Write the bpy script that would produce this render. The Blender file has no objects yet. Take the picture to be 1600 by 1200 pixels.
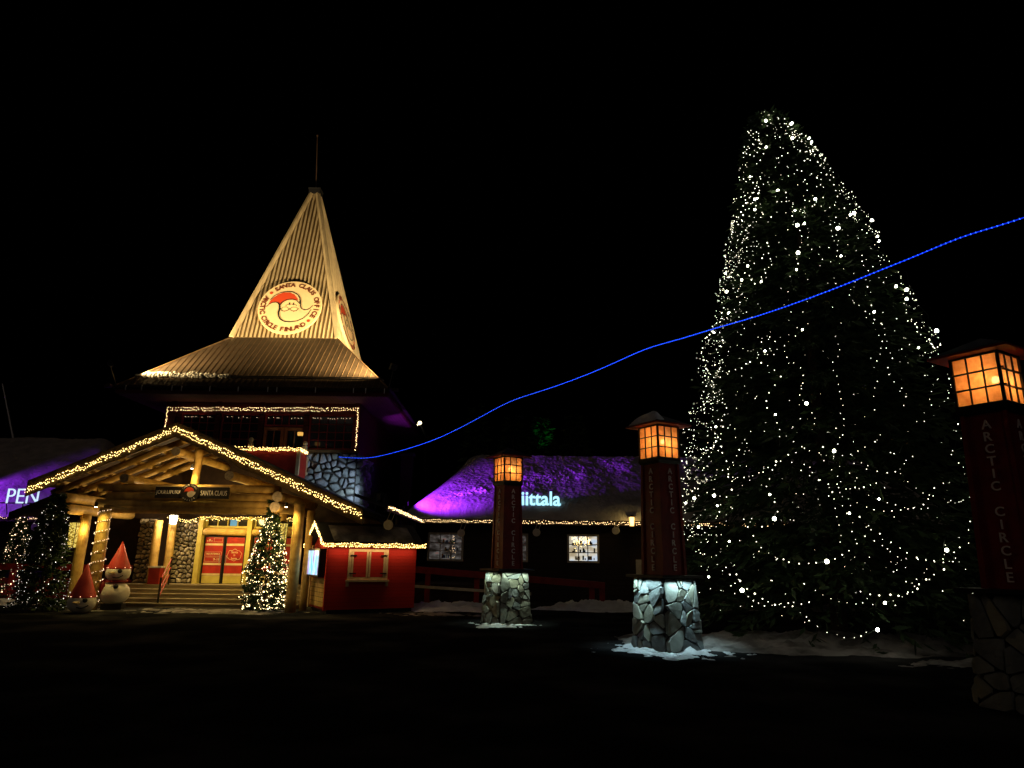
import bpy, math, random
from mathutils import Matrix, Vector, noise
R = math.radians
sc = bpy.context.scene
COL = sc.collection
# ------------------------------------------------------------------ camera, sky, exposure
F, PIT, ROLL, EYE = 1050., R(14.42), .013, 1.8
cam_d = bpy.data.cameras.new('camera'); cam = bpy.data.objects.new('camera', cam_d); COL.objects.link(cam)
cam_d.sensor_width = 36; cam_d.lens = F / 1600 * 36; cam_d.clip_start = .1; cam_d.clip_end = 2000
cam.matrix_world = Matrix.Translation((0, 0, EYE)) @ Matrix.Rotation(R(90) + PIT, 4, 'X') @ Matrix.Rotation(ROLL, 4, 'Z')
sc.camera = cam
w = bpy.data.worlds.new('World'); sc.world = w; w.use_nodes = True
nt = w.node_tree; bg = nt.nodes['Background']
sky = nt.nodes.new('ShaderNodeTexSky'); sky.sky_type = 'NISHITA'; sky.sun_disc = False
sky.sun_elevation = R(-9); sky.sun_rotation = R(200)
nt.links.new(sky.outputs[0], bg.inputs[0]); bg.inputs[1].default_value = .02
sun_d = bpy.data.lights.new('faint_skyglow', 'SUN'); sun_d.energy = .048; sun_d.angle = R(30); sun_d.color = (1, .78, .64)
sun = bpy.data.objects.new('faint_skyglow', sun_d); COL.objects.link(sun); sun.rotation_euler = Vector((.25, 1, -.5)).to_track_quat('-Z', 'Y').to_euler()
sc.view_settings.view_transform = 'Standard'; sc.view_settings.look = 'None'
sc.view_settings.exposure = 0; sc.view_settings.gamma = 1; sc.view_settings.use_curve_mapping = False
sc.cycles.use_denoising = True; sc.cycles.max_bounces = 6; sc.cycles.diffuse_bounces = 3
sc.cycles.caustics_reflective = False; sc.cycles.caustics_refractive = False
sc.cycles.sample_clamp_indirect = 3; sc.cycles.use_light_tree = True

cr_, sr_, cp_, sp_ = math.cos(ROLL), math.sin(ROLL), math.cos(PIT), math.sin(PIT)
def ray(px, py):
    u = (px - 800) / F; v = (600 - py) / F
    x = u * cr_ - v * sr_; y = u * sr_ + v * cr_
    return (x, cp_ - y * sp_, sp_ + y * cp_)
def W(px, py, Y):                       # point of the place at depth Y seen at a photo pixel
    r = ray(px, py); t = Y / r[1]; return Vector((r[0] * t, Y, EYE + r[2] * t))
def WX(px, py, X):
    r = ray(px, py); t = X / r[0]; return Vector((X, r[1] * t, EYE + r[2] * t))
def G(px, py, z=0):
    r = ray(px, py); t = (z - EYE) / r[2]; return Vector((r[0] * t, r[1] * t, z))

# ------------------------------------------------------------------ lights
def aim(o, p, q):
    o.location = p; d = Vector(q) - Vector(p); o.rotation_euler = d.to_track_quat('-Z', 'Y').to_euler()
def spot(name, p, q, e, col, ang=60, blend=.6, size=.05, parent=None):
    l = bpy.data.lights.new(name, 'SPOT'); l.energy = e; l.color = col; l.spot_size = R(ang); l.spot_blend = blend
    l.shadow_soft_size = size; o = bpy.data.objects.new(name, l); COL.objects.link(o); aim(o, p, q)
    if parent: o.parent = parent
    return o
def point(name, p, e, col, size=.05, parent=None):
    l = bpy.data.lights.new(name, 'POINT'); l.energy = e; l.color = col; l.shadow_soft_size = size
    o = bpy.data.objects.new(name, l); COL.objects.link(o); o.location = p
    if parent: o.parent = parent
    return o
WARM = (1, .72, .34); GOLD = (1, .68, .2)

# ------------------------------------------------------------------ materials
def nodes_of(m):
    m.use_nodes = True; return m.node_tree
def mat(name, c, rough=.8, c2=None, scale=6, bump=0, bscale=30, detail=5, stretch=None, metal=0, spec=.3, coords='Object', sharp=(.35, .65)):
    m = bpy.data.materials.new(name); t = nodes_of(m); N = t.nodes; L = t.links
    b = N['Principled BSDF']; b.inputs['Roughness'].default_value = rough; b.inputs['Metallic'].default_value = metal
    b.inputs['Specular IOR Level'].default_value = spec
    b.inputs['Base Color'].default_value = (*c, 1)
    tc = N.new('ShaderNodeTexCoord'); src = tc.outputs[coords]
    if stretch:
        mp = N.new('ShaderNodeMapping'); mp.inputs['Scale'].default_value = stretch; L.new(src, mp.inputs[0]); src = mp.outputs[0]
    if c2:
        n = N.new('ShaderNodeTexNoise'); n.inputs['Scale'].default_value = scale; n.inputs['Detail'].default_value = detail
        L.new(src, n.inputs[0]); r = N.new('ShaderNodeValToRGB')
        r.color_ramp.elements[0].position = sharp[0]; r.color_ramp.elements[1].position = sharp[1]
        r.color_ramp.elements[0].color = (*c, 1); r.color_ramp.elements[1].color = (*c2, 1)
        L.new(n.outputs[0], r.inputs[0]); L.new(r.outputs[0], b.inputs['Base Color'])
    if bump:
        n = N.new('ShaderNodeTexNoise'); n.inputs['Scale'].default_value = bscale; n.inputs['Detail'].default_value = 6
        L.new(src, n.inputs[0]); bp = N.new('ShaderNodeBump'); bp.inputs['Strength'].default_value = bump; bp.inputs['Distance'].default_value = .03
        L.new(n.outputs[0], bp.inputs['Height']); L.new(bp.outputs[0], b.inputs['Normal'])
    return m
def emit(name, c, s, rough_c=None):
    m = bpy.data.materials.new(name); t = nodes_of(m); b = t.nodes['Principled BSDF']
    b.inputs['Base Color'].default_value = (*(rough_c or c), 1)
    b.inputs['Emission Color'].default_value = (*c, 1); b.inputs['Emission Strength'].default_value = s
    return m
def boards(name, c, c2, per, axis='X', rough=.7, groove=.25):      # boards with dark joints
    m = mat(name, c, rough, c2, 3, .15, 40, stretch=(1, 1, .15) if axis != 'Z' else (.15, .15, 1))
    t = m.node_tree; N = t.nodes; L = t.links; b = N['Principled BSDF']
    tc = N.new('ShaderNodeTexCoord'); s = N.new('ShaderNodeSeparateXYZ'); L.new(tc.outputs['Object'], s.inputs[0])
    mu = N.new('ShaderNodeMath'); mu.operation = 'MULTIPLY'; mu.inputs[1].default_value = 1 / per; L.new(s.outputs[axis], mu.inputs[0])
    fr = N.new('ShaderNodeMath'); fr.operation = 'FRACT'; L.new(mu.outputs[0], fr.inputs[0])
    lt = N.new('ShaderNodeMath'); lt.operation = 'GREATER_THAN'; lt.inputs[1].default_value = .1; L.new(fr.outputs[0], lt.inputs[0])
    mx = N.new('ShaderNodeMix'); mx.data_type = 'RGBA'; mx.blend_type = 'MULTIPLY'
    L.new(lt.outputs[0], mx.inputs[0]); mx.inputs[0].default_value = 1
    old = b.inputs['Base Color'].links[0].from_socket
    mx.inputs[0].default_value = 1; L.remove(mx.inputs[0].links[0])
    co = N.new('ShaderNodeCombineColor')
    mr = N.new('ShaderNodeMapRange'); mr.inputs[3].default_value = groove; mr.inputs[4].default_value = 1; L.new(lt.outputs[0], mr.inputs[0])
    for k in range(3): L.new(mr.outputs[0], co.inputs[k])
    L.new(old, mx.inputs[6]); L.new(co.outputs[0], mx.inputs[7]); L.new(mx.outputs[2], b.inputs['Base Color'])
    return m
M = {}
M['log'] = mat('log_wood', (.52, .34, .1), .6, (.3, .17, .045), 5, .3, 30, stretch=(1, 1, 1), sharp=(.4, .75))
M['log_end'] = mat('log_end_wood', (.36, .3, .22), .9, (.22, .17, .12), 14)
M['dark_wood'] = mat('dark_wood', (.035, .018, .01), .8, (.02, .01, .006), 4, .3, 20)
M['barge'] = mat('fascia_wood', (.13, .08, .03), .7, (.08, .045, .018), 4, .2, 25)
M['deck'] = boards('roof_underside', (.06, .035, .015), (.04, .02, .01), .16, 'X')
M['roofdark'] = mat('roof_felt', (.03, .03, .035), .8, (.02, .02, .022), 3, .3, 30)
M['spire'] = mat('spire_boards', (.5, .4, .24), .55, (.33, .26, .16), 5, .2, 18, stretch=(1, 1, .25))
M['seam'] = mat('seam_metal', (.16, .1, .05), .5, (.1, .06, .03), 4)
M['roofmetal'] = mat('brown_sheet_roof', (.068, .045, .026), .5, (.045, .031, .018), 2.5, .15, 12)
M['spiregap'] = mat('spire_joint', (.16, .11, .05), .7)
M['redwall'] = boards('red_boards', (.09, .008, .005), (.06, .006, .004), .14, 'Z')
M['redwall_v'] = boards('red_boards_upright', (.2, .018, .012), (.14, .012, .01), .12, 'X')
M['red'] = mat('red_paint', (.36, .022, .012), .5, (.26, .016, .01), 4, .1, 20)
M['soffit'] = boards('soffit_boards', (.16, .05, .06), (.12, .035, .04), .14, 'X')
M['darkred'] = mat('dark_red_paint', (.24, .012, .012), .5, (.16, .009, .009), 4, .1, 20)
M['doorwood'] = mat('door_wood', (.42, .14, .04), .5, (.3, .1, .03), 5)
M['kioskred'] = boards('kiosk_boards', (.5, .02, .012), (.4, .016, .01), .11, 'Z', groove=.65)
M['cream'] = mat('cream_paint', (.62, .47, .26), .6, (.5, .37, .2), 6)
M['trim'] = mat('white_trim', (.55, .5, .42), .6, (.42, .38, .32), 6)
M['blackm2'] = mat('dull_mast_metal', (.08, .05, .035), .7)
M['blackm'] = mat('black_metal', (.015, .015, .016), .4)
M['greym'] = mat('grey_metal', (.3, .3, .3), .4, metal=.8)
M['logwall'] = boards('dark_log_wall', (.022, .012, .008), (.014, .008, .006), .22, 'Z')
M['stone'] = mat('field_stone', (.42, .36, .27), .85, (.24, .2, .16), 2.5, .6, 14)
M['stone_g'] = mat('grey_boulder', (.36, .38, .4), .85, (.2, .21, .23), 2.5, .6, 14)
M['flag'] = mat('flagstone', (.34, .36, .33), .8, (.16, .17, .14), 2.2, .5, 12, sharp=(.35, .7))
M['flag2'] = mat('flagstone_ochre', (.34, .34, .28), .8, (.2, .2, .15), 3, .8, 9)
M['flag3'] = mat('flagstone_slate', (.25, .28, .28), .75, (.15, .165, .165), 4, .8, 16)
M['stone2'] = mat('field_stone_dark', (.25, .21, .16), .85, (.15, .13, .1), 4, .7, 12)
M['stone3'] = mat('field_stone_pale', (.5, .44, .35), .85, (.34, .29, .22), 4, .7, 12)
M['mortar'] = mat('mortar', (.05, .045, .04), .95, bump=.5)
M['snow'] = mat('snow', (.72, .74, .78), .75, (.55, .57, .6), 3, 1, 22)
M['snow_roof'] = mat('roof_snow', (.5, .46, .44), .7, (.34, .32, .31), 2, 1, 9)
M['snow_dirty'] = mat('dirty_snow', (.3, .28, .27), .85, (.1, .09, .085), 1.6, 1, 9, sharp=(.4, .6))
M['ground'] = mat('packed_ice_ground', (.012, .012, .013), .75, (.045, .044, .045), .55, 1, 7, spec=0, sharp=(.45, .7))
M['step'] = mat('step_boards', (.3, .24, .15), .7, (.2, .16, .1), 3, .2, 20, stretch=(.2, 1, 1))
M['needle'] = mat('spruce_needles', (.014, .034, .009), .7, (.035, .062, .018), 1.5)
M['trunk'] = mat('bark', (.06, .04, .025), .9, bump=.5)
M['wire'] = mat('green_wire', (.01, .02, .01), .6)
M['signblack'] = mat('sign_board', (.02, .016, .014), .5, (.03, .024, .02), 6)
M['letter'] = mat('pale_lettering', (.85, .75, .75), .5)
M['lettersilver'] = mat('silver_lettering', (.75, .7, .66), .45)
M['cream_sign'] = mat('sign_face', (.82, .64, .38), .5, (.76, .58, .33), 3)
M['ink'] = mat('black_ink', (.01, .01, .01), .6)
M['redink'] = mat('red_ink', (.55, .06, .02), .5)
M['brownink'] = mat('brown_red_ink', (.13, .03, .015), .5)
M['oldsnow'] = mat('old_snow', (.6, .56, .48), .7, bump=.6, bscale=9)
M['peach'] = mat('peach_ink', (.85, .6, .36), .5)
M['face'] = mat('face_ink', (.9, .68, .38), .5)
M['white'] = mat('snowman_white', (.72, .68, .58), .5, (.62, .58, .5), 3, .05)
M['hat'] = mat('red_hat', (.6, .06, .05), .5, (.5, .05, .04), 4)
def glass(name, c=(.02, .02, .02)):
    m = mat(name, c, .08, spec=.6); return m
M['glass'] = glass('dark_glass')
M['bulb_w'] = emit('warm_bulb', (1, .66, .3), 6)
M['bulb_y'] = emit('golden_bulb', (1, .68, .22), 9)
M['bulb_c'] = emit('faint_white_bulb', (1, .88, .72), 1.6); M['bulb_s'] = emit('pale_gold_bulb', (1, .78, .38), 7); M['bulb_d'] = emit('dim_bulb', (1, .68, .4), 3)
M['bulb_t'] = emit('white_bulb', (1, .95, .68), 5)
M['bulb_T'] = emit('bright_bulb', (1, .98, .76), 24)
M['blue'] = emit('blue_tube', (.005, .03, .9), .8); M['blueb'] = emit('blue_bulb', (.03, .14, 1), 5)
M['neon'] = emit('lit_letters', (.42, .85, 1), 1.35); M['neonw'] = emit('lit_letters_white', (.62, .85, 1), 1.1)
M['lamp'] = emit('lamp_glass', (1, .62, .2), 2.6); M['lampw'] = emit('bright_lamp_glass', (1, .86, .6), 22)
M['lampdim'] = emit('amber_lamp', (1, .5, .1), .9); M['masthead'] = emit('mast_lamp', (1, .86, .5), 4); M['flood'] = emit('flood_lens', (1, .85, .5), 16)
def pane_mat(name, c, mixf=.12):
    m = bpy.data.materials.new(name); t = nodes_of(m); N = t.nodes; L = t.links
    N.remove(N['Principled BSDF']); out = N['Material Output']
    tr = N.new('ShaderNodeBsdfTranslucent'); tp = N.new('ShaderNodeBsdfTransparent'); mx = N.new('ShaderNodeMixShader')
    n = N.new('ShaderNodeTexNoise'); n.inputs['Scale'].default_value = 9; n.inputs['Detail'].default_value = 4
    tc = N.new('ShaderNodeTexCoord'); L.new(tc.outputs['Object'], n.inputs[0])
    r = N.new('ShaderNodeValToRGB'); r.color_ramp.elements[0].position = .3; r.color_ramp.elements[1].position = .7
    r.color_ramp.elements[0].color = (c[0] * .7, c[1] * .55, c[2] * .5, 1); r.color_ramp.elements[1].color = (*c, 1)
    L.new(n.outputs[0], r.inputs[0]); L.new(r.outputs[0], tr.inputs[0])
    tp.inputs[0].default_value = (1, .7, .35, 1)
    mx.inputs[0].default_value = mixf; L.new(tr.outputs[0], mx.inputs[1]); L.new(tp.outputs[0], mx.inputs[2]); L.new(mx.outputs[0], out.inputs[0])
    return m
M['pane'] = pane_mat('amber_glass', (.9, .43, .14), .07)
def picture_mat(name, stops, scale, s, stretch=(1, 1, 1)):          # lit screen / shop interior
    m = bpy.data.materials.new(name); t = nodes_of(m); N = t.nodes; L = t.links; b = N['Principled BSDF']
    tc = N.new('ShaderNodeTexCoord'); mp = N.new('ShaderNodeMapping'); mp.inputs['Scale'].default_value = stretch
    L.new(tc.outputs['Object'], mp.inputs[0]); n = N.new('ShaderNodeTexNoise'); n.inputs['Scale'].default_value = scale; n.inputs['Detail'].default_value = 3
    L.new(mp.outputs[0], n.inputs[0]); r = N.new('ShaderNodeValToRGB')
    els = r.color_ramp.elements; els[0].position, els[0].color = stops[0][0], (*stops[0][1], 1); els[1].position, els[1].color = stops[-1][0], (*stops[-1][1], 1)
    for p, c in stops[1:-1]:
        e = els.new(p); e.color = (*c, 1)
    L.new(n.outputs[0], r.inputs[0]); L.new(r.outputs[0], b.inputs['Emission Color']); b.inputs['Emission Strength'].default_value = s
    b.inputs['Base Color'].default_value = (.02, .02, .02, 1); b.inputs['Roughness'].default_value = .2
    return m
M['screen'] = picture_mat('screen_picture', [(.3, (.02, .5, .8)), (.45, (.25, .75, .95)), (.52, (.75, .85, 1)), (.6, (.22, .12, .4)), (.7, (.5, .35, .75))], 2.2, 1.3, (3, 3, .6))
M['shop'] = picture_mat('shop_interior', [(.35, (.5, .4, .25)), (.48, (.8, .74, .6)), (.56, (.75, .82, .9)), (.7, (.5, .7, .95))], 1.6, .8, (1, 1, 1.6))
M['shop_dim'] = picture_mat('dim_shop_interior', [(.35, (.01, .008, .006)), (.5, (.06, .05, .045)), (.62, (.16, .15, .14)), (.75, (.3, .1, .08))], 2.5, .6, (1, 1, 2))

# ------------------------------------------------------------------ mesh builder and object helpers
class MB:
    def __init__(s): s.v = []; s.f = []; s.st = []
    def add(s, vs, fs, T=None):
        k = len(s.v)
        for p in vs: s.v.append(tuple(T @ Vector(p)) if T else tuple(p))
        for f in fs: s.f.append(tuple(i + k for i in f))
        return s
    def box(s, c, d, T=None, rz=0):
        x, y, z = d[0] / 2, d[1] / 2, d[2] / 2; m = Matrix.Translation(c) @ Matrix.Rotation(rz, 4, 'Z')
        vs = [m @ Vector(p) for p in [(-x, -y, -z), (x, -y, -z), (x, y, -z), (-x, y, -z), (-x, -y, z), (x, -y, z), (x, y, z), (-x, y, z)]]
        return s.add(vs, [(0, 3, 2, 1), (4, 5, 6, 7), (0, 1, 5, 4), (1, 2, 6, 5), (2, 3, 7, 6), (3, 0, 4, 7)], T)
    def bb(s, a, b): 
        return s.box([(a[i] + b[i]) / 2 for i in range(3)], [abs(a[i] - b[i]) for i in range(3)])
    def frustum(s, s0, s1, z0, z1, T=None):
        a, b = s0 / 2, s1 / 2
        return s.add([(-a, -a, z0), (a, -a, z0), (a, a, z0), (-a, a, z0), (-b, -b, z1), (b, -b, z1), (b, b, z1), (-b, b, z1)],
                     [(0, 3, 2, 1), (4, 5, 6, 7), (0, 1, 5, 4), (1, 2, 6, 5), (2, 3, 7, 6), (3, 0, 4, 7)], T)
    def cyl(s, p0, p1, r0, r1=None, n=14, T=None, cap=True):
        r1 = r0 if r1 is None else r1; p0, p1 = Vector(p0), Vector(p1); q = (p1 - p0).to_track_quat('Z', 'Y')
        vs = []; 
        for p, r in ((p0, r0), (p1, r1)):
            for k in range(n):
                a = 2 * math.pi * k / n; vs.append(p + q @ Vector((r * math.cos(a), r * math.sin(a), 0)))
        fs = [(k, (k + 1) % n, n + (k + 1) % n, n + k) for k in range(n)]
        if cap: fs += [tuple(range(n - 1, -1, -1)), tuple(range(n, 2 * n))]
        return s.add(vs, fs, T)
    def log(s, p0, p1, r, n=16, seg=8, seed=0):                     # slightly crooked round log
        p0, p1 = Vector(p0), Vector(p1); q = (p1 - p0).to_track_quat('Z', 'Y'); vs = []; fs = []
        for i in range(seg + 1):
            t = i / seg; c = p0.lerp(p1, t); w = q @ Vector((noise.noise((t * 2, seed, 0)), noise.noise((t * 2, seed, 9)), 0)) * r * .15
            rr = r * (1 + .07 * noise.noise((t * 3, seed, 4)))
            for k in range(n):
                a = 2 * math.pi * k / n; vs.append(c + w + q @ Vector((rr * math.cos(a), rr * math.sin(a), 0)))
        for i in range(seg):
            for k in range(n): fs.append((i * n + k, i * n + (k + 1) % n, (i + 1) * n + (k + 1) % n, (i + 1) * n + k))
        fs += [tuple(range(n - 1, -1, -1)), tuple(range(seg * n, seg * n + n))]
        return s.add(vs, fs)
    def tube(s, pts, r, n=6):
        for a, b in zip(pts[:-1], pts[1:]): s.cyl(a, b, r, n=n, cap=False)
        return s
    def lathe(s, prof, c, n=24, T=None):
        vs = []; fs = []
        for r, z in prof:
            for k in range(n):
                a = 2 * math.pi * k / n; vs.append((c[0] + r * math.cos(a), c[1] + r * math.sin(a), c[2] + z))
        for i in range(len(prof) - 1):
            for k in range(n): fs.append((i * n + k, i * n + (k + 1) % n, (i + 1) * n + (k + 1) % n, (i + 1) * n + k))
        return s.add(vs, fs, T)
    def ball(s, c, r, n=14, sc3=(1, 1, 1), T=None):
        m = n // 2; vs = []; fs = []
        for i in range(m + 1):
            th = math.pi * i / m
            for k in range(n):
                a = 2 * math.pi * k / n
                vs.append((c[0] + sc3[0] * r * math.sin(th) * math.cos(a), c[1] + sc3[1] * r * math.sin(th) * math.sin(a), c[2] + sc3[2] * r * math.cos(th)))
        for i in range(m):
            for k in range(n): fs.append((i * n + k, (i + 1) * n + k, (i + 1) * n + (k + 1) % n, i * n + (k + 1) % n))
        return s.add(vs, fs, T)
    def octa(s, p, r):
        x, y, z = p
        return s.add([(x + r, y, z), (x, y + r, z), (x - r, y, z), (x, y - r, z), (x, y, z + r), (x, y, z - r)],
                     [(0, 1, 4), (1, 2, 4), (2, 3, 4), (3, 0, 4), (1, 0, 5), (2, 1, 5), (3, 2, 5), (0, 3, 5)])
    def prism(s, poly, d0, d1, T):                                 # polygon in local XY, extruded along Z
        n = len(poly)
        return s.add([(x, y, d0) for x, y in poly] + [(x, y, d1) for x, y in poly],
                     [tuple(range(n - 1, -1, -1)), tuple(range(n, 2 * n))] + [(k, (k + 1) % n, n + (k + 1) % n, n + k) for k in range(n)], T)
    def stroke(s, pts, ws, d0, d1, T):
        P = [Vector((x, y)) for x, y in pts]; n = len(P)
        for i in range(n - 1):
            d = (P[i + 1] - P[i]); 
            if d.length < 1e-6: continue
            d.normalize(); nn = Vector((-d.y, d.x)); a, b = ws[i] / 2, ws[i + 1] / 2
            q0 = P[i] - d * a * .3; q1 = P[i + 1] + d * b * .3
            s.prism([tuple(q0 - nn * a), tuple(q1 - nn * b), tuple(q1 + nn * b), tuple(q0 + nn * a)], d0, d1 + i * 1e-5, T)
        return s
    def build(s, name, m, parent=None, smooth=False, local=False):
        me = bpy.data.meshes.new(name); me.from_pydata([tuple(p) for p in s.v], [], s.f); me.materials.append(m)
        if smooth: me.polygons.foreach_set('use_smooth', [True] * len(me.polygons))
        me.update(); o = bpy.data.objects.new(name, me); COL.objects.link(o)
        if parent:
            o.parent = parent
            if parent.type == 'EMPTY' and not local: o.matrix_parent_inverse = Matrix.Translation(-parent.location)
        return o
def tag(o, label=None, cat=None, group=None, kind=None):
    if label: o['label'] = label
    if cat: o['category'] = cat
    if group: o['group'] = group
    if kind: o['kind'] = kind
    return o
def thing(name, loc, label, cat, group=None, rz=0):
    o = bpy.data.objects.new(name, None); COL.objects.link(o); o.location = loc; o.rotation_euler.z = rz
    o.empty_display_size = .2
    return tag(o, label, cat, group)
def copy_tree(o, parent=None):
    c = o.copy(); COL.objects.link(c); c.parent = parent
    for ch in o.children: copy_tree(ch, c)
    return c
_tc = {}
def text_geo(s, size=1, ext=.01, off=0):
    key = (s, ext, off)
    if key not in _tc:
        cu = bpy.data.curves.new('t', 'FONT'); cu.body = s; cu.extrude = ext; cu.offset = off; cu.align_x = 'CENTER'; cu.resolution_u = 4
        ob = bpy.data.objects.new('t', cu); me = bpy.data.meshes.new_from_object(ob)
        vs = [tuple(v.co) for v in me.vertices]; fs = [tuple(p.vertices) for p in me.polygons]
        bpy.data.objects.remove(ob); bpy.data.curves.remove(cu); bpy.data.meshes.remove(me); _tc[key] = (vs, fs)
    vs, fs = _tc[key]
    return [(x * size, y * size, z) for x, y, z in vs], fs
def text(mb, s, T, width=None, height=None, size=1, ext=.01, off=0):
    vs, fs = text_geo(s, 1, ext, off)
    x0, x1 = min(v[0] for v in vs), max(v[0] for v in vs); y0, y1 = min(v[1] for v in vs), max(v[1] for v in vs)
    kx = width / (x1 - x0) if width else None; ky = height / (y1 - y0) if height else None
    kx = kx or ky or size; ky = ky or kx
    mb.add([((x - (x0 + x1) / 2) * kx, (y - (y0 + y1) / 2) * ky, z) for x, y, z in vs], fs, T)
    return mb
def frame(o, xd, yd):
    xd = Vector(xd).normalized(); yd = Vector(yd).normalized(); zd = xd.cross(yd).normalized(); yd = zd.cross(xd)
    m = Matrix.Identity(4)
    for i, c in enumerate((xd, yd, zd, Vector(o))):
        for k in range(3): m[k][i] = c[k]
    return m
FRONT = lambda p: frame(p, (1, 0, 0), (0, 0, 1))                     # faces the camera (-Y)
def cells(w, h, cell, rng, gap, free=False):
    seeds = []; ny = max(1, round(h / cell))
    for j in range(ny):
        nx = max(1, round(w / cell / rng.uniform(.85, 1.3)))
        for i in range(nx): seeds.append(((i + .5 + rng.uniform(-.48, .48)) * w / nx, (j + .5 + rng.uniform(-.48, .48)) * h / ny))
    if free: seeds = [(rng.uniform(.03, w - .03), rng.uniform(.03, h - .03)) for _ in seeds]
    out = []
    for a in seeds:
        poly = [(gap / 2, gap / 2), (w - gap / 2, gap / 2), (w - gap / 2, h - gap / 2), (gap / 2, h - gap / 2)]
        for b in seeds:
            if b is a: continue
            dx, dy = b[0] - a[0], b[1] - a[1]; d = math.hypot(dx, dy)
            if d > cell * 4 or d < 1e-6: continue
            nx_, ny_ = dx / d, dy / d; lim = (a[0] + b[0]) / 2 * nx_ + (a[1] + b[1]) / 2 * ny_ - gap / 2
            new = []
            for i in range(len(poly)):
                p, q = poly[i], poly[(i + 1) % len(poly)]
                sp = p[0] * nx_ + p[1] * ny_ - lim; sq = q[0] * nx_ + q[1] * ny_ - lim
                if sp <= 0: new.append(p)
                if sp * sq < 0:
                    t = sp / (sp - sq); new.append((p[0] + (q[0] - p[0]) * t, p[1] + (q[1] - p[1]) * t))
            poly = new
            if len(poly) < 3: break
        if len(poly) >= 3: out.append(poly)
    return out
def stonework(mb, c00, c10, c11, c01, cell, rng, gap=.03, dep=.06, round_=.82, free=False):
    c00, c10, c11, c01 = map(Vector, (c00, c10, c11, c01))
    w = ((c10 - c00).length + (c11 - c01).length) / 2; h = ((c01 - c00).length + (c11 - c10).length) / 2
    nrm = (c10 - c00).cross(c01 - c00).normalized()
    def P(x, y, d):
        s, t = x / w, y / h; return (c00.lerp(c10, s)).lerp(c01.lerp(c11, s), t) + nrm * d
    for poly in cells(w, h, cell, rng, gap, free):
        n = len(poly); cx = sum(p[0] for p in poly) / n; cy = sum(p[1] for p in poly) / n
        fine = []
        for i in range(n):                                           # corner rounding
            p, q = poly[i], poly[(i + 1) % n]
            fine += [(p[0] + (q[0] - p[0]) * .18, p[1] + (q[1] - p[1]) * .18), (p[0] + (q[0] - p[0]) * .82, p[1] + (q[1] - p[1]) * .82)]
        n = len(fine); d = dep * rng.uniform(.6, 1.3); tx, ty = rng.uniform(-.25, .25), rng.uniform(-.25, .25)
        vs = []
        for k, (sc_, dd) in enumerate(((1, 0), (.97, .6), (round_, 1))):
            for x, y in fine:
                X, Y = cx + (x - cx) * sc_, cy + (y - cy) * sc_
                jit = rng.uniform(-.08, .08) * d if k else 0
                vs.append(P(X, Y, d * dd + jit + ((X - cx) * tx + (Y - cy) * ty) * (dd * .6)))
        vs.append(P(cx, cy, d * 1.08))
        fs = [(i, (i + 1) % n, n + (i + 1) % n, n + i) for i in range(n)] + [(n + i, n + (i + 1) % n, 2 * n + (i + 1) % n, 2 * n + i) for i in range(n)]
        fs += [(2 * n + i, 2 * n + (i + 1) % n, 3 * n) for i in range(n)]
        mb.st.append((len(mb.f), len(mb.f) + len(fs))); mb.add(vs, fs)
    return mb
def vary(o, mb, mats, seed=1):                                      # each stone its own tone
    r_ = random.Random(seed)
    for m in mats: o.data.materials.append(m)
    for a, b in mb.st:
        k = r_.randrange(len(mats) + 1)
        for i in range(a, b): o.data.polygons[i].material_index = k
rng = random.Random(7)
def resample(pts, step):
    out = []; pts = [Vector(p) for p in pts]; carry = 0
    for a, b in zip(pts[:-1], pts[1:]):
        L = (b - a).length; t = carry
        while t < L: out.append(a.lerp(b, t / L)); t += step
        carry = t - L
    return out
def garland(loc, label, pts, step=.05, rows=2, spread=.05, r=.012, m='bulb_y', wav=.6, group='strings of warm lights', nrm=(0, -1, 0), up=(0, 0, 1), cat='light string'):
    t = thing('light_string', loc, label, cat, group)
    mb = MB(); P = resample(pts, step / rows); nrm = Vector(nrm); up = Vector(up)
    for i, p in enumerate(P):
        ph = (i % rows) - (rows - 1) / 2
        q = p + up * (ph * spread + wav * spread * 1.6 * noise.noise((i * step / rows * 4.5, (i % rows) * 7.3, len(P))) + rng.gauss(0, spread * .22)) + nrm * rng.uniform(0, .02)
        q += Vector((rng.gauss(0, step * .2), 0, 0)) if abs(nrm.x) < .5 else Vector((0, rng.gauss(0, step * .2), 0))
        if rng.random() < .93: mb.octa(q, r * rng.uniform(.75, 1.25))
    b = mb.build('bulbs', M[m], t); b['kind'] = 'stuff'
    wb = MB(); wb.tube([Vector(p) + nrm * -.004 for p in pts], .006, 5); wb.build('wire', M['wire'], t)
    return t

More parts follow.
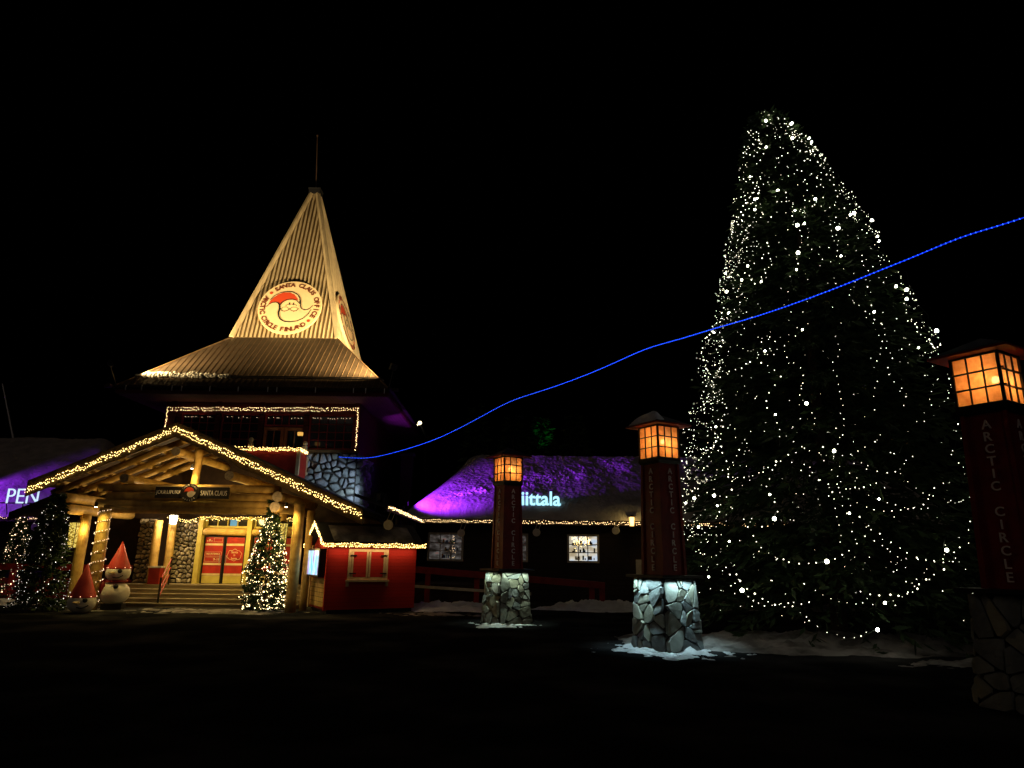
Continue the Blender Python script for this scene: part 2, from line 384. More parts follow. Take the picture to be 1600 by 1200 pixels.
# ------------------------------------------------------------------ ground and snow
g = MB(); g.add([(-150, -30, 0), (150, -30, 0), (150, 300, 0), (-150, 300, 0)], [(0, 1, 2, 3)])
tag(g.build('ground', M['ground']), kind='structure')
def mound(name, cx, cy, rx, ry, h, seed, m='snow_dirty', n=80, hole=None, sharp=1.3):
    mb = MB(); vs = []; fs = []
    for j in range(n + 1):
        for i in range(n + 1):
            u, v = i / n * 2 - 1, j / n * 2 - 1; an_ = math.atan2(v, u); d = math.hypot(u, v) * (1.12 + .5 * noise.noise((math.cos(an_) * 1.7 + seed, math.sin(an_) * 1.7, 0)) + .22 * noise.noise((u * 5, v * 5, seed))); x, y = cx + u * rx, cy + v * ry
            e = max(0, 1 - d ** sharp)
            z = h * e * (.75 + .5 * noise.noise((x * 1.1, y * 1.1, seed))) + .4 * h * max(0, e) ** .5 * noise.noise((x * 2.6, y * 2.6, seed + 5)) + .25 * h * max(0, e) ** .5 * noise.noise((x * 7, y * 7, seed)) + .16 * h * max(0, e) ** .5 * noise.noise((x * 15, y * 15, seed)) - .03
            vs.append((x, y, z if d < 1 else -.04))
    for j in range(n):
        for i in range(n): a = j * (n + 1) + i; fs.append((a, a + 1, a + n + 2, a + n + 1))
    if name == 'snow_patch' and h < .3: vs = [(x, y, z - h * .3 + h * .3 * noise.noise((x * 3.5, y * 3.5, 7)) + h * .1 * noise.noise((x * 11, y * 11, 3))) for x, y, z in vs]
    mb.add(vs, fs); o = mb.build(name, M[m], smooth=True); return tag(o, kind='structure')
mound('snow_bank', -1.9, 25.0, 3.0, 1.9, .28, 1, m='snow')
mound('snow_bank', 3.3, 25.6, 3.1, 1.5, .42, 2, m='snow')
mound('snow_bank', 7.4, 15.9, 4.9, 2.3, .32, 3)
mound('snow_bank', 9.5, 27.0, 5.5, 1.5, .4, 4)
mound('snow_bank', -18.5, 24.4, 2.4, 1.3, .3, 5, m='snow')
mound('snow_bank', -8.3, 22.0, 1.5, .6, .12, 6)

# ------------------------------------------------------------------ heated stone and lantern pillars
def pillar_parts(t, lit, snowcap, seed):
    r_ = random.Random(seed)
    L = dict(parent=t, local=True)
    core = MB(); core.frustum(.95, .8, 0, 1.41); core.build('stone_core', M['mortar'], **L)
    sb = MB(); a, b = .505, .43
    cs0 = [(-a, -a, 0), (a, -a, 0), (a, a, 0), (-a, a, 0)]; cs1 = [(-b, -b, 1.41), (b, -b, 1.41), (b, b, 1.41), (-b, b, 1.41)]
    for k in range(4): stonework(sb, cs0[k], cs0[(k + 1) % 4], cs1[(k + 1) % 4], cs1[k], .25, r_, .018, .04, .94, True)
    vary(sb.build('stone_base', M['flag'], **L), sb, [M['flag2'], M['flag3']], seed)
    c = MB(); c.box((0, 0, 1.445), (1.14, 1.14, .055)); c.build('cap_plate', M['blackm'], **L)
    body = MB(); body.frustum(.6, .53, 1.475, 3.84)
    for k in range(4):                                               # corner battens give the faces a recessed middle
        T = Matrix.Rotation(k * math.pi / 2, 4, 'Z')
        body.add([(.26, -.335, 1.475), (.335, -.335, 1.475), (.335, -.26, 1.475), (.26, -.26, 1.475), (.235, -.29, 3.83), (.29, -.29, 3.83), (.29, -.235, 3.83), (.235, -.235, 3.83)], [(0, 3, 2, 1), (4, 5, 6, 7), (0, 1, 5, 4), (1, 2, 6, 5), (2, 3, 7, 6), (3, 0, 4, 7)], T)
    body.build('post_body', M['darkred'], **L)
    lt = MB(); s = 'ARCTIC CIRCLE'
    for k in range(4):
        T0 = Matrix.Rotation(k * math.pi / 2, 4, 'Z')
        for i, ch in enumerate(s):
            if ch == ' ': continue
            text(lt, ch, T0 @ FRONT((.02, -.272 - .015 - .0147 * i * .168 / .168 * .17, 3.64 - i * .168)), height=.125, ext=.006, off=.012)
    lt.build('lettering', M['letter'], **L)
    nb = MB(); nb.frustum(.6, .66, 3.8, 3.86); nb.box((0, 0, 3.88), (.64, .64, .05)); nb.build('lantern_floor', M['blackm'], **L)
    z0, z1, s = 3.905, 4.63, .60
    fr = MB()
    for k in range(4):
        T = Matrix.Rotation(k * math.pi / 2, 4, 'Z')
        fr.box((s / 2, -s / 2, (z0 + z1) / 2), (.036, .036, z1 - z0), T)
        for q in (1, 2): fr.box((-s / 2 + q * s / 3, -s / 2, (z0 + z1) / 2), (.018, .022, z1 - z0), T)
        for q, th in ((0, .03), (1, .022), (2, .022), (3, .03)): fr.box((0, -s / 2 - .003, z0 + .012 + q * (z1 - z0 - .024) / 3), (s - .03, .026, th), T)
        for q in (1, 2): fr.box((s / 2 + .03, -s / 2, z0 + q * (z1 - z0) / 3), (.05, .03, .02), T)
    f = fr.build('lantern_frame', M['blackm'], **L)
    for k in range(4):
        T = Matrix.Rotation(k * math.pi / 2, 4, 'Z'); p = MB()
        y = -s / 2 + .013
        p.add([(-s / 2 + .015, y, z0), (s / 2 - .015, y, z0), (s / 2 - .015, y, z1), (-s / 2 + .015, y, z1)], [(0, 1, 2, 3)], T)
        p.build('glass_pane', M['pane'], f)
    bl = MB(); bl.ball((0.02, -.1, 4.3), .05); bl.build('bulb', M['lampw'], f)
    rf = MB(); a = .51
    rf.add([(-a, -a, z1 + .03), (a, -a, z1 + .03), (a, a, z1 + .03), (-a, a, z1 + .03), (0, 0, z1 + .29), (-a, -a, z1), (a, -a, z1), (a, a, z1), (-a, a, z1)],
           [(0, 1, 4), (1, 2, 4), (2, 3, 4), (3, 0, 4), (5, 8, 7, 6), (0, 5, 6, 1), (1, 6, 7, 2), (2, 7, 8, 3), (3, 8, 5, 0)])
    rf.build('lantern_roof', M['darkred'], **L)
    tp = MB(); tp.add([(-.515, -.515, z1 + .035), (.515, -.515, z1 + .035), (.515, .515, z1 + .035), (-.515, .515, z1 + .035), (0, 0, z1 + .305)], [(0, 1, 4), (1, 2, 4), (2, 3, 4), (3, 0, 4)])
    tp.build('roof_sheet', M['roofdark'], t, local=True)
    if snowcap:
        sn = MB(); vs = []; fs = []; n = 24
        for j in range(n + 1):
            for i in range(n + 1):
                u, v = i / n * 2 - 1, j / n * 2 - 1; x, y = u * .48 - .02, v * .46; top = z1 + .05 + .26 * (1 - max(abs(x), abs(y)) / .515)
                e = max(0, 1 - max(abs(u), abs(v)) ** 4) * min(1, max(0, .5 + (y * .5 - x * .86) * 5))
                vs.append((x, y, top - .035 + .15 * e + .02 * noise.noise((x * 5, y * 5, 1))))
        for j in range(n):
            for i in range(n): q = j * (n + 1) + i; fs.append((q, q + 1, q + n + 2, q + n + 1))
        sn.add(vs, fs); sn.build('snow_cap', M['snow'], smooth=True, **L)
    point('lantern_light', (0.02, -.06, 4.27), 14, (1, .55, .2), .05, t)
    if lit:
        for k in range(4):
            T = Matrix.Rotation(k * math.pi / 2, 4, 'Z')
            l = bpy.data.lights.new('cap_light', 'AREA'); l.shape = 'RECTANGLE'; l.size = .8; l.size_y = .03; l.spread = R(100); l.energy = 3.9 * lit; l.color = (.62, .95, 1) if seed == 2 else (.75, .95, .72)
            o = bpy.data.objects.new('cap_light', l); COL.objects.link(o); p = T @ Vector((0, -.55, 1.405)); q = T @ Vector((0, -.4, .3))
            xd_ = T.to_3x3() @ Vector((1, 0, 0)); d = (q - p).normalized(); o.rotation_euler = frame((0, 0, 0), xd_, xd_.cross(d)).to_euler()
            o.location = p; o.parent = t
RP = R(30.5)
for (x, y, lit, cap, seed, lab) in ((-.08, 19.8, .9, 0, 1, 'dark red lantern pillar on pale stone base, smallest, before the shop sign'),
                                    (3.27, 14.75, 1.3, 1, 2, 'dark red lantern pillar with snow on its roof and cyan lit stone base'),
                                    (6.74, 9.2, 0, 0, 3, 'largest dark red lantern pillar at the right edge, its stone base unlit')):
    t = thing('lantern_pillar', (x, y, 0), lab, 'lantern pillar', 'lantern pillars across the square', RP); pillar_parts(t, lit, cap, seed)
mound('snow_patch', -.05, 19.4, 1.7, 1.5, .17, 11, 'snow', 90)
mound('snow_patch', 3.2, 14.3, 2.1, 1.6, .2, 12, 'snow', 110)

# ------------------------------------------------------------------ tower
XC, YT, HB = -10.2, 27.0, 4.0
tw = thing('tower_building', (XC, YT, 0), 'tall square tower with floodlit pointed spire above the log entrance', 'tower')
zt = 7.4
st = MB(); st.bb((XC - HB, YT, 0), (XC + HB, YT + 8, 5.78)); st.build('stone_storey', M['mortar'], tw)
sw = MB(); stonework(sw, (XC - 1, YT, 2.6), (XC + HB, YT, 2.6), (XC + HB, YT, 5.76), (XC - 1, YT, 5.76), .3, rng, .07, .17, .62)
stonework(sw, (XC + HB, YT, 2.6), (XC + HB, YT + 2.4, 2.6), (XC + HB, YT + 2.4, 5.76), (XC + HB, YT, 5.76), .3, rng, .07, .17, .62)
vary(sw.build('boulder_facing', M['stone_g'], tw), sw, [M['flag3'], M['flag']], 4)
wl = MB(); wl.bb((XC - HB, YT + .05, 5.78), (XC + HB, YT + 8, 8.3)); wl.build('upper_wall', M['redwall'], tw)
si = MB(); si.bb((XC - HB - .08, YT - .12, 5.77), (XC + HB + .08, YT + .04, 5.88)); si.build('sill_beam', M['barge'], tw)
def bay(x0, x1, z0, z1, y, cols, rows, parent, mf, mg, name='window', bar=.03, fr=.07, depth=.08):
    f = MB(); 
    f.bb((x0, y - depth, z0), (x0 + fr, y, z1)); f.bb((x1 - fr, y - depth, z0), (x1, y, z1))
    f.bb((x0 + fr, y - depth, z0), (x1 - fr, y, z0 + fr)); f.bb((x0 + fr, y - depth, z1 - fr), (x1 - fr, y, z1))
    for c in range(1, cols): x = x0 + fr + (x1 - x0 - 2 * fr) * c / cols; f.bb((x - bar / 2, y - depth * .7, z0 + fr), (x + bar / 2, y - .02, z1 - fr))
    for c in range(1, rows): z = z0 + fr + (z1 - z0 - 2 * fr) * c / rows; f.bb((x0 + fr, y - depth * .66, z - bar / 2), (x1 - fr, y - .018, z + bar / 2))
    o = f.build(name, mf, parent); p = MB(); p.bb((x0 + fr, y - .02, z0 + fr), (x1 - fr, y - .008, z1 - fr)); p.build('pane', mg, o); return o
bx = [W(x, 680, YT)[0] for x in (281, 337, 344, 405, 412, 476, 482, 553)]
zw0, zw1 = W(500, 703, YT)[2], W(500, 648, YT)[2]
bay(bx[0], bx[1], zw0, zw1, YT + .04, 4, 4, tw, M['darkred'], M['glass'])
bay(bx[2], bx[3], zw0, zw1, YT + .04, 4, 4, tw, M['darkred'], M['glass'])
bay(bx[6], bx[7], zw0, zw1, YT + .04, 5, 4, tw, M['darkred'], M['glass'])
zd = W(440, 668, YT)[2]
bay(bx[4], bx[5], zd + .04, zw1, YT + .04, 5, 1, tw, M['darkred'], M['glass'])
xm = (bx[4] + bx[5]) / 2
for a, b in ((bx[4], xm - .01), (xm + .01, bx[5])): bay(a, b, zw0 - .3, zd, YT + .045, 2, 1, tw, M['doorwood'], M['glass'], 'balcony_door', fr=.13)
po = [W(x, 660, YT)[0] for x in (270, 340.5, 408.5, 479, 558)]
for x in po:
    p = MB(); p.bb((x - .1, YT - .07, 5.89), (x + .1, YT + .05, 8.0)); p.build('wall_post', M['redwall'], tw)
wbm = MB()
for xa, xb in ((bx[0], bx[1]), (bx[2], bx[3]), (bx[4], bx[5]), (bx[6], bx[7])):
    x = xa + .15
    while x < xb - .15:
        if rng.random() < .7: wbm.octa((x, YT - .06, zw1 - .16 + rng.gauss(0, .01)), .011)
        x += rng.uniform(.05, .16)
tag(wbm.build('window_bulbs', M['bulb_d'], tw), kind='stuff')
HE = 5.35; ze, zs, hs = 8.02, 11.15, 2.37; YC = YT + HB
def pyr(mb, h0, z0, h1, z1):
    a = [(XC - h0, YC - h0, z0), (XC + h0, YC - h0, z0), (XC + h0, YC + h0, z0), (XC - h0, YC + h0, z0)]
    b = [(XC - h1, YC - h1, z1), (XC + h1, YC - h1, z1), (XC + h1, YC + h1, z1), (XC - h1, YC + h1, z1)]
    return mb.add(a + b, [(k, (k + 1) % 4, 4 + (k + 1) % 4, 4 + k) for k in range(4)] + [(3, 2, 1, 0), (4, 5, 6, 7)])
rb = MB(); pyr(rb, HE, ze + .12, hs, zs); roof = rb.build('roof', M['roofmetal'], tw)
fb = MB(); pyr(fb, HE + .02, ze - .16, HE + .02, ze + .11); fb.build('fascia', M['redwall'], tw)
so = MB(); so.bb((XC - HE + .02, YC - HE + .02, ze - .2), (XC + HE - .02, YC + HE - .02, ze - .165)); so.build('soffit', M['soffit'], tw)
zap = 19.6; tip = .16
spb = MB(); pyr(spb, hs, zs + .002, tip, zap); spire = spb.build('spire', M['spiregap'], tw)
# standing seams
def seams(h0, z0, h1, z1, sp, name, par, rad, m):
    mb = MB(); 
    for k in range(4):
        T = Matrix.Translation((XC, YC, 0)) @ Matrix.Rotation(k * math.pi / 2, 4, 'Z')
        n = int(h0 / sp)
        for i in range(-n, n + 1):
            x = i * sp
            if abs(x) <= h1: top = 1
            else: top = (h0 - abs(x)) / (h0 - h1)
            if top < .02: continue
            p0 = Vector((x, -h0, z0)); p1 = Vector((x, -(h0 + (h1 - h0) * top), z0 + (z1 - z0) * top))
            mb.cyl(p0, p1, rad, n=5, T=T, cap=False)
        mb.cyl(Vector((-h0, -h0, z0 + .01)), Vector((-h1, -h1, z1 + .01)), rad * 2.6, n=8, T=T)
    return mb.build(name, m, par)
seams(HE, ze + .13, hs, zs, .235, 'roof_seams', roof, .011, M['seam'])
seams(hs, zs, tip, zap, .19, 'board_battens', spire, .05, M['spire'])
cb = MB(); cb.box((XC, YC, zap + .12), (.55, .55, .26)); cb.box((XC, YC, zap + .28), (.62, .62, .05)); cb.build('spire_cap', M['blackm'], tw)
an = MB(); an.cyl((XC, YC, zap + .3), (XC - .2, YC, W(494, 212, YC)[2]), .035, .018, 8); an.ball((XC - .2, YC, W(494, 212, YC)[2]), .05); an.build('antenna', M['blackm2'], tw)
# snow guard rail
sg = MB(); hg = HE - .42; zg = ze + .12 + (zs - ze - .12) * (.42 / (HE - hs)) + .06
for dz in (0, .1): 
    for k in range(4):
        T = Matrix.Translation((XC, YC, 0)) @ Matrix.Rotation(k * math.pi / 2, 4, 'Z'); sg.cyl((-hg, -hg, zg + dz * .6), (hg, -hg, zg + dz * .6), .022, n=6, T=T)
        if dz == 0:
            for i in range(-4, 5): sg.box((i * 1.1, -hg, zg), (.03, .05, .24), T)
sg.build('snow_guard', M['blackm'], tw)
gu = MB(); 
for k in range(4):
    T = Matrix.Translation((XC, YC, 0)) @ Matrix.Rotation(k * math.pi / 2, 4, 'Z'); gu.cyl((-HE - .4, -HE - .09, ze + .05), (HE + .4, -HE - .09, ze + .05), .07, n=8, T=T)
gu.build('gutter', M['dark_wood'], tw)
cl = MB()
for px in (200, 225, 272, 287, 331, 375, 421, 435, 495, 554, 573, 602):
    x = W(px, 612, YC - HE)[0]; cl = MB(); cl.box((x, YC - HE - .19, ze - .02), (.03, .04, .2)); cl.build('gutter_bracket', M['greym'], tw)
# clumps of old snow on the roof behind the guard
sn = MB()
for i in range(520):
    t_ = rng.random(); px = 226 + 128 * t_; x = W(px, 580, YC - hg)[0]
    u = rng.random() ** 1.6; hh = .34 * (1 - t_ * .4) * (.6 + .5 * noise.noise((t_ * 6, 1, 1)))
    sn.ball((x, YC - hg - .02 + u * .25, zg - .02 + u * hh + rng.uniform(0, .08)), rng.uniform(.03, .08) * (1.2 - .5 * t_), 7)
for i in range(40):
    x = W(rng.uniform(345, 470), 580, YC - hg)[0]; sn.ball((x, YC - hg + .06, zg - .07), rng.uniform(.02, .05), 6)
tag(sn.build('snow_clumps', M['oldsnow'], tw, smooth=True), kind='stuff')
# balcony
yb0 = 25.75; xb0, xb1 = W(366, 700, yb0)[0], W(469, 702, yb0)[0]; zb1 = W(440, 702, yb0)[2]; zb0 = zb1 - 1.15
RZ_, RX_, RS_ = W(277, 672, 21.9)[2], W(277, 672, 21.9)[0], (W(277, 672, 21.9)[2] - W(567, 808, 21.9)[2]) / (W(567, 808, 21.9)[0] - W(277, 672, 21.9)[0])
rfz = lambda x: RZ_ - abs(x - RX_) * RS_ + .24
ba = MB(); ba.prism([(xb0 + .06, rfz(xb0 + .06)), (xb1 - .06, rfz(xb1 - .06)), (xb1 - .06, zb1 - .05), (xb0 + .06, zb1 - .05)], 0, -.05, FRONT((0, yb0 + .05, 0))); ba.bb((xb1 - .1, yb0 + .12, rfz(xb1)), (xb1 - .05, YT - .01, zb1 - .05)); bal = ba.build('balcony', M['red'], tw)
br = MB(); br.bb((xb0, yb0, zb1 - .04), (xb1, yb0 + .14, zb1 + .02)); br.bb((xb1 - .14, yb0 + .14, zb1 - .04), (xb1, YT, zb1 + .02))
for p in ((xb1 - .06, yb0 + .06), (xb0 + .06, yb0 + .06), (xb1 - .06, YT - .1)): br.bb((p[0] - .06, p[1] - .06, rfz(p[0])), (p[0] + .06, p[1] + .06, zb1 - .05))
br.build('handrail', M['cream'], bal)
fnb = []
for p in (W(391, 700, yb0 + .06), Vector((xb1 - .07, YT - .45, 0))):
    f_ = MB(); f_.box((p[0], yb0 + .07 if p[1] < YT - 1 else p[1], zb1 + .14), (.15, .15, .24)); f_.ball((p[0], yb0 + .07 if p[1] < YT - 1 else p[1], zb1 + .36), .1); f_.build('finial', M['cream'], bal, smooth=False)
bl = thing('balcony_lantern', (xb1 - .07, yb0 + .07, zb1 + .02), 'small lit lantern on the corner of the red balcony rail', 'lantern')
q = MB(); q.box((xb1 - .07, yb0 + .07, zb1 + .28), (.2, .2, .5)); q.build('lantern_post', M['dark_wood'], bl)
q = MB(); q.lathe([(0, .54), (.09, .54), (.11, .6), (.11, .68), (0, .7)], (xb1 - .07, yb0 + .07, zb1), 12); q.build('lamp_glass', M['lampdim'], bl)
# round signs on the spire
def disc_sign(Tm, sx, label, loc):
    t = thing('round_sign', loc, label, 'sign', 'round signs on the spire')
    rd = 1.44
    b = MB(); b.prism([(rd * math.cos(2 * math.pi * k / 64), rd * math.sin(2 * math.pi * k / 64)) for k in range(64)], 0, .12, Tm); b.build('sign_disc', M['cream_sign'], t)
    tx = MB(); rr = 1.235
    def arc(s, a0, a1, flip=False):
        for i, ch in enumerate(s):
            if ch == ' ': continue
            a = R(a0 + (a1 - a0) * i / (len(s) - 1))
            p = (rr * math.cos(a), rr * math.sin(a))
            rot = a - math.pi / 2 if not flip else a + math.pi / 2
            text(tx, ch, Tm @ Matrix.Translation((p[0], p[1], .128)) @ Matrix.Rotation(rot, 4, 'Z'), height=.235, ext=.006, off=.03)
    arc('SANTA CLAUS OFFICE', 128, -25); arc('ARCTIC CIRCLE FINLAND', 158, 308, True)
    tx.build('lettering', M['brownink'], t)
    for a in (142, -38):
        dt = MB(); dt.prism([(rr * math.cos(R(a)) + .075 * math.cos(k * .628), rr * math.sin(R(a)) + .075 * math.sin(k * .628)) for k in range(10)] , .122, .134, Tm); dt.build('red_dot', M['redink'], t)
    dt = MB(); cv = lambda P: [((x - 608) / 466 * rd, (537 - y) / 370 * rd) for x, y in P]
    dt.prism(cv([(285, 510), (300, 460), (340, 410), (400, 360), (470, 332), (560, 330), (640, 360), (690, 405), (715, 440), (640, 432), (560, 440), (500, 470), (468, 503), (440, 485), (390, 473), (340, 480), (300, 500)]), .122, .127, Tm)
    dt.build('red_cap', M['redink'], t)
    fc = MB(); fc.prism(cv([(612 + 130 * math.cos(k * .2618), 560 - 118 * math.sin(k * .2618)) for k in range(24)]), .121, .124, Tm); fc.build('emblem_face', M['face'], t)
    be = MB(); be.prism(cv([(478, 590), (500, 660), (560, 712), (660, 728), (760, 712), (840, 668), (900, 610), (840, 622), (770, 602), (745, 570), (700, 600), (610, 580), (520, 600)]), .1245, .1275, Tm); be.build('emblem_beard', M['peach'], t)
    ik = MB()
    A = cv([(265, 545), (300, 505), (340, 482), (390, 475), (430, 488), (455, 520), (465, 570), (460, 620), (475, 670), (510, 715), (570, 745), (660, 752), (760, 738), (840, 700), (900, 640), (932, 575)])
    ik.stroke(A, [.015, .025, .035, .04, .05, .06, .07, .07, .065, .06, .05, .045, .035, .03, .02, .012], .1285, .137, Tm)
    Bc = cv([(300, 445), (350, 380), (430, 335), (520, 318), (610, 325), (690, 360), (735, 410), (755, 470), (765, 520), (785, 560), (830, 583), (880, 577), (920, 550), (947, 515)])
    ik.stroke(Bc, [.012, .02, .025, .03, .035, .045, .055, .05, .045, .035, .03, .025, .02, .012], .1285, .1375, Tm)
    ik.stroke(cv([(455, 520), (490, 470), (550, 438), (620, 430), (690, 445), (745, 490)]), [.05, .035, .03, .03, .025, .03], .1285, .138, Tm)
    ik.stroke(cv([(485, 570), (520, 545), (570, 545), (610, 575), (650, 545), (700, 545), (742, 568)]), [.012] * 7, .1285, .1385, Tm)
    ik.stroke(cv([(485, 570), (505, 597), (550, 605), (590, 590), (612, 570), (640, 590), (680, 603), (720, 595), (742, 568)]), [.02] * 9, .1285, .139, Tm)
    for ex in (595, 655): ik.prism(cv([(ex + 9 * math.cos(k * .785), 490 - 13 * math.sin(k * .785)) for k in range(8)]), .1285, .136, Tm)
    ik.stroke(cv([(545, 528), (575, 505), (605, 512), (630, 500), (655, 512), (685, 505), (705, 528)]), [.012] * 7, .1285, .1392, Tm)
    ik.build('emblem_outline', M['ink'], t)
sl = (zap - zs); upv = Vector((0, hs - tip, sl)).normalized()
tt = .183; pc = Vector((XC, YC - (hs + (tip - hs) * tt), zs + sl * tt)); nn = Vector((1, 0, 0)).cross(upv)
disc_sign(frame(pc + nn * .03, (1, 0, 0), upv), 1, 'cream round sign with red capped emblem on the front of the spire', tuple(pc))
upr = Vector((-(hs - tip), 0, sl)).normalized(); pr = Vector((XC + (hs + (tip - hs) * tt), YC, zs + sl * tt)); nr = Vector((0, 1, 0)).cross(upr)
disc_sign(frame(pr + nr * .03, (0, 1, 0), upr), 1, 'round sign seen edge-on on the right side of the spire', tuple(pr))
# floodlights on the roof corners
def flood(p, q, label, e, ang, col=WARM, m='flood', group=None, cat='floodlight', stand=None, blend=.7):
    p = Vector(p); q = Vector(q); t = thing('floodlight', p, label, cat, group); d = (q - p).normalized(); T = (d.to_track_quat('Z', 'Y')).to_matrix().to_4x4(); T.translation = p
    b = MB(); b.box((0, 0, -.06), (.3, .24, .1), T); b.box((0, 0, -.13), (.18, .14, .05), T); b.build('lamp_housing', M['blackm'], t)
    l = MB(); l.box((0, 0, -.004), (.25, .19, .012), T); l.build('lamp_lens', M[m] if m else M['glass'], t)
    if stand:
        s_ = MB(); s_.tube([p - d * .1, Vector(stand)], .02); s_.build('bracket', M['blackm'], t)
    spot('flood_beam', p + d * .03, q, e, col, ang, blend, .06)
    return t
zf = ze + .95
flood((XC - HE - .15, YC - HE - .25, zf), (XC - .5, YC - 2.0, zs + 1.0), 'black floodlight on the left front corner of the tower eaves', 6600, 96, blend=1, group='floodlights at the tower eaves', m=None, stand=(XC - HE, YC - HE, ze + .1))
flood((XC + HE + .15, YC - HE - .25, zf), (XC + .8, YC - 1.8, zs + 1.1), 'black floodlight on the right front corner of the tower eaves', 6600, 96, blend=1, group='floodlights at the tower eaves', m=None, stand=(XC + HE, YC - HE, ze + .1))
# ------------------------------------------------------------------ log entrance porch
YG, YP, YB = 21.9, 22.5, 26.2
rx = W(277, 672, YG)[0]; rz_ = W(277, 672, YG)[2]
le, re = W(42, 768, YG), W(567, 808, YG); SL = (rz_ - re[2]) / (re[0] - rx)
pt = thing('entrance_porch', (rx, YG, 0), 'log built entrance porch with wide gable roof outlined in golden lights', 'porch')
def slope_z(x): return rz_ - abs(x - rx) * SL
dk = MB()
def slab(mb, xa, xb, y0, y1, z_off, th):
    za, zb = slope_z(xa) + z_off, slope_z(xb) + z_off
    mb.add([(xa, y0, za), (xb, y0, zb), (xb, y1, zb), (xa, y1, za), (xa, y0, za + th), (xb, y0, zb + th), (xb, y1, zb + th), (xa, y1, za + th)],
           [(0, 3, 2, 1), (4, 5, 6, 7), (0, 1, 5, 4), (1, 2, 6, 5), (2, 3, 7, 6), (3, 0, 4, 7)])
xl2 = rx - 6.5
slab(dk, le[0] + .1, rx, YG + .05, 24, .1, .06); slab(dk, xl2, rx, 24.003, YT - .02, .1, .06); slab(dk, rx, re[0], YG + .05, YT - .02, .1, .06)
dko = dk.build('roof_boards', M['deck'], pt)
dt_ = MB(); slab(dt_, le[0] + .05, rx - .001, YG + .02, 24, .165, .06); slab(dt_, xl2 - .03, rx - .001, 24.003, YT - .04, .165, .06); slab(dt_, rx + .001, re[0] + .05, YG + .02, YT - .04, .165, .06)
dt_.build('roof_covering', M['roofdark'], pt)
for xa, xb in ((le[0], rx - .002), (rx + .002, re[0])):
    b = MB(); slab(b, xa, xb, YG - .06, YG + .015, -.24, .50); b.build('barge_board', M['barge'], pt)
b = MB(); slab(b, xl2, le[0] + .3, 23.93, 23.99, -.1, .3); b.build('rear_barge_board', M['dark_wood'], pt)
for i, x in enumerate([rx - 4 + .95 * k for k in range(4)] + [rx + .9 + .95 * k for k in range(5)]):
    b = MB(); z = slope_z(x) + .0; b.box((x, (YG + YT) / 2, z + .02), (.09, YT - YG - .1, .15)); b.build('roof_batten', M['log'], pt)
def log(name, p0, p1, r, parent=pt, seed=0, mt='log'):
    o = MB().log(p0, p1, r, seed=seed).build(name, M[mt], parent, smooth=False); 
    for p in o.data.polygons:
        if len(p.vertices) == 4: p.use_smooth = True
    o.data.materials.append(M['log_end'])
    for p in o.data.polygons:
        if len(p.vertices) > 4: p.material_index = 1
    return o
for k, y in enumerate((22.75, 23.7, 24.7, 25.7)):
    xa = max(le[0], rx - 4.3); log('rafter', (xa, y, slope_z(xa) - .16), (rx, y, slope_z(rx) - .17), .11, seed=k)
    log('rafter', (rx + .02, y, slope_z(rx) - .17), (re[0] - .15, y, slope_z(re[0] - .15) - .16), .11, seed=k + 5)
for k, (px, py) in enumerate(((275, 705), (194, 747), (358, 743))):
    p = W(px, py, YG + .2); log('purlin', p, (p[0], YB, p[2]), .15, seed=k + 11)
xsl, xsr = W(97, 778, YG + .1)[0], W(433, 776, YG + .1)[0]
for k, (x, py) in enumerate(((xsl, 777), (xsl, 794), (xsr, 776), (xsr - .05, 792))):
    z = W(97 if k < 2 else 433, py, YG + .1)[2]; log('side_beam', (x, YG + .1, z), (x, YB - .05, z + .02), .165, seed=k + 20)
xt0 = W(150, 780, YP)[0]
for k, py in enumerate((764, 777, 788, 797)):
    z = W(350, py, YP + .1)[2]; log('tie_beam', (xt0 + .3 * (k % 2), YP + .12, z), (xsr - .12, YP + .12, z), .135, seed=k + 30)
kp = W(303, 745, YP - .05); log('king_post', (kp[0], YP + .1, W(303, 768, YP)[2]), (kp[0], YP + .1, slope_z(kp[0]) - .3), .13, seed=3)
posts = {}
for k, (px, pb, y, r, py) in enumerate(((163, 144, YP, .19, 797), (134, 113, 23.2, .17, 806), (467, 455, YP, .17, 790), (486, 474, 23.3, .12, 800), (245, 236, 25.6, .15, 815), (269, 258, 25.7, .14, 806), (441, 432, 25.3, .14, 800))):
    x = G(pb, 953)[0] * y / G(pb, 953)[1] if k < 4 else W(px, 860, y)[0]; x = W((px + pb) / 2, 870, y)[0]
    z0 = 0 if k < 4 else .7
    posts[k] = log('post', (x, y, z0), (x, y, W(px, py, y)[2] + .05), r, seed=k + 40); posts[k]['x'] = x
for (xx, zz) in ((W(303, 735, YP)[0], 0),):
    pass
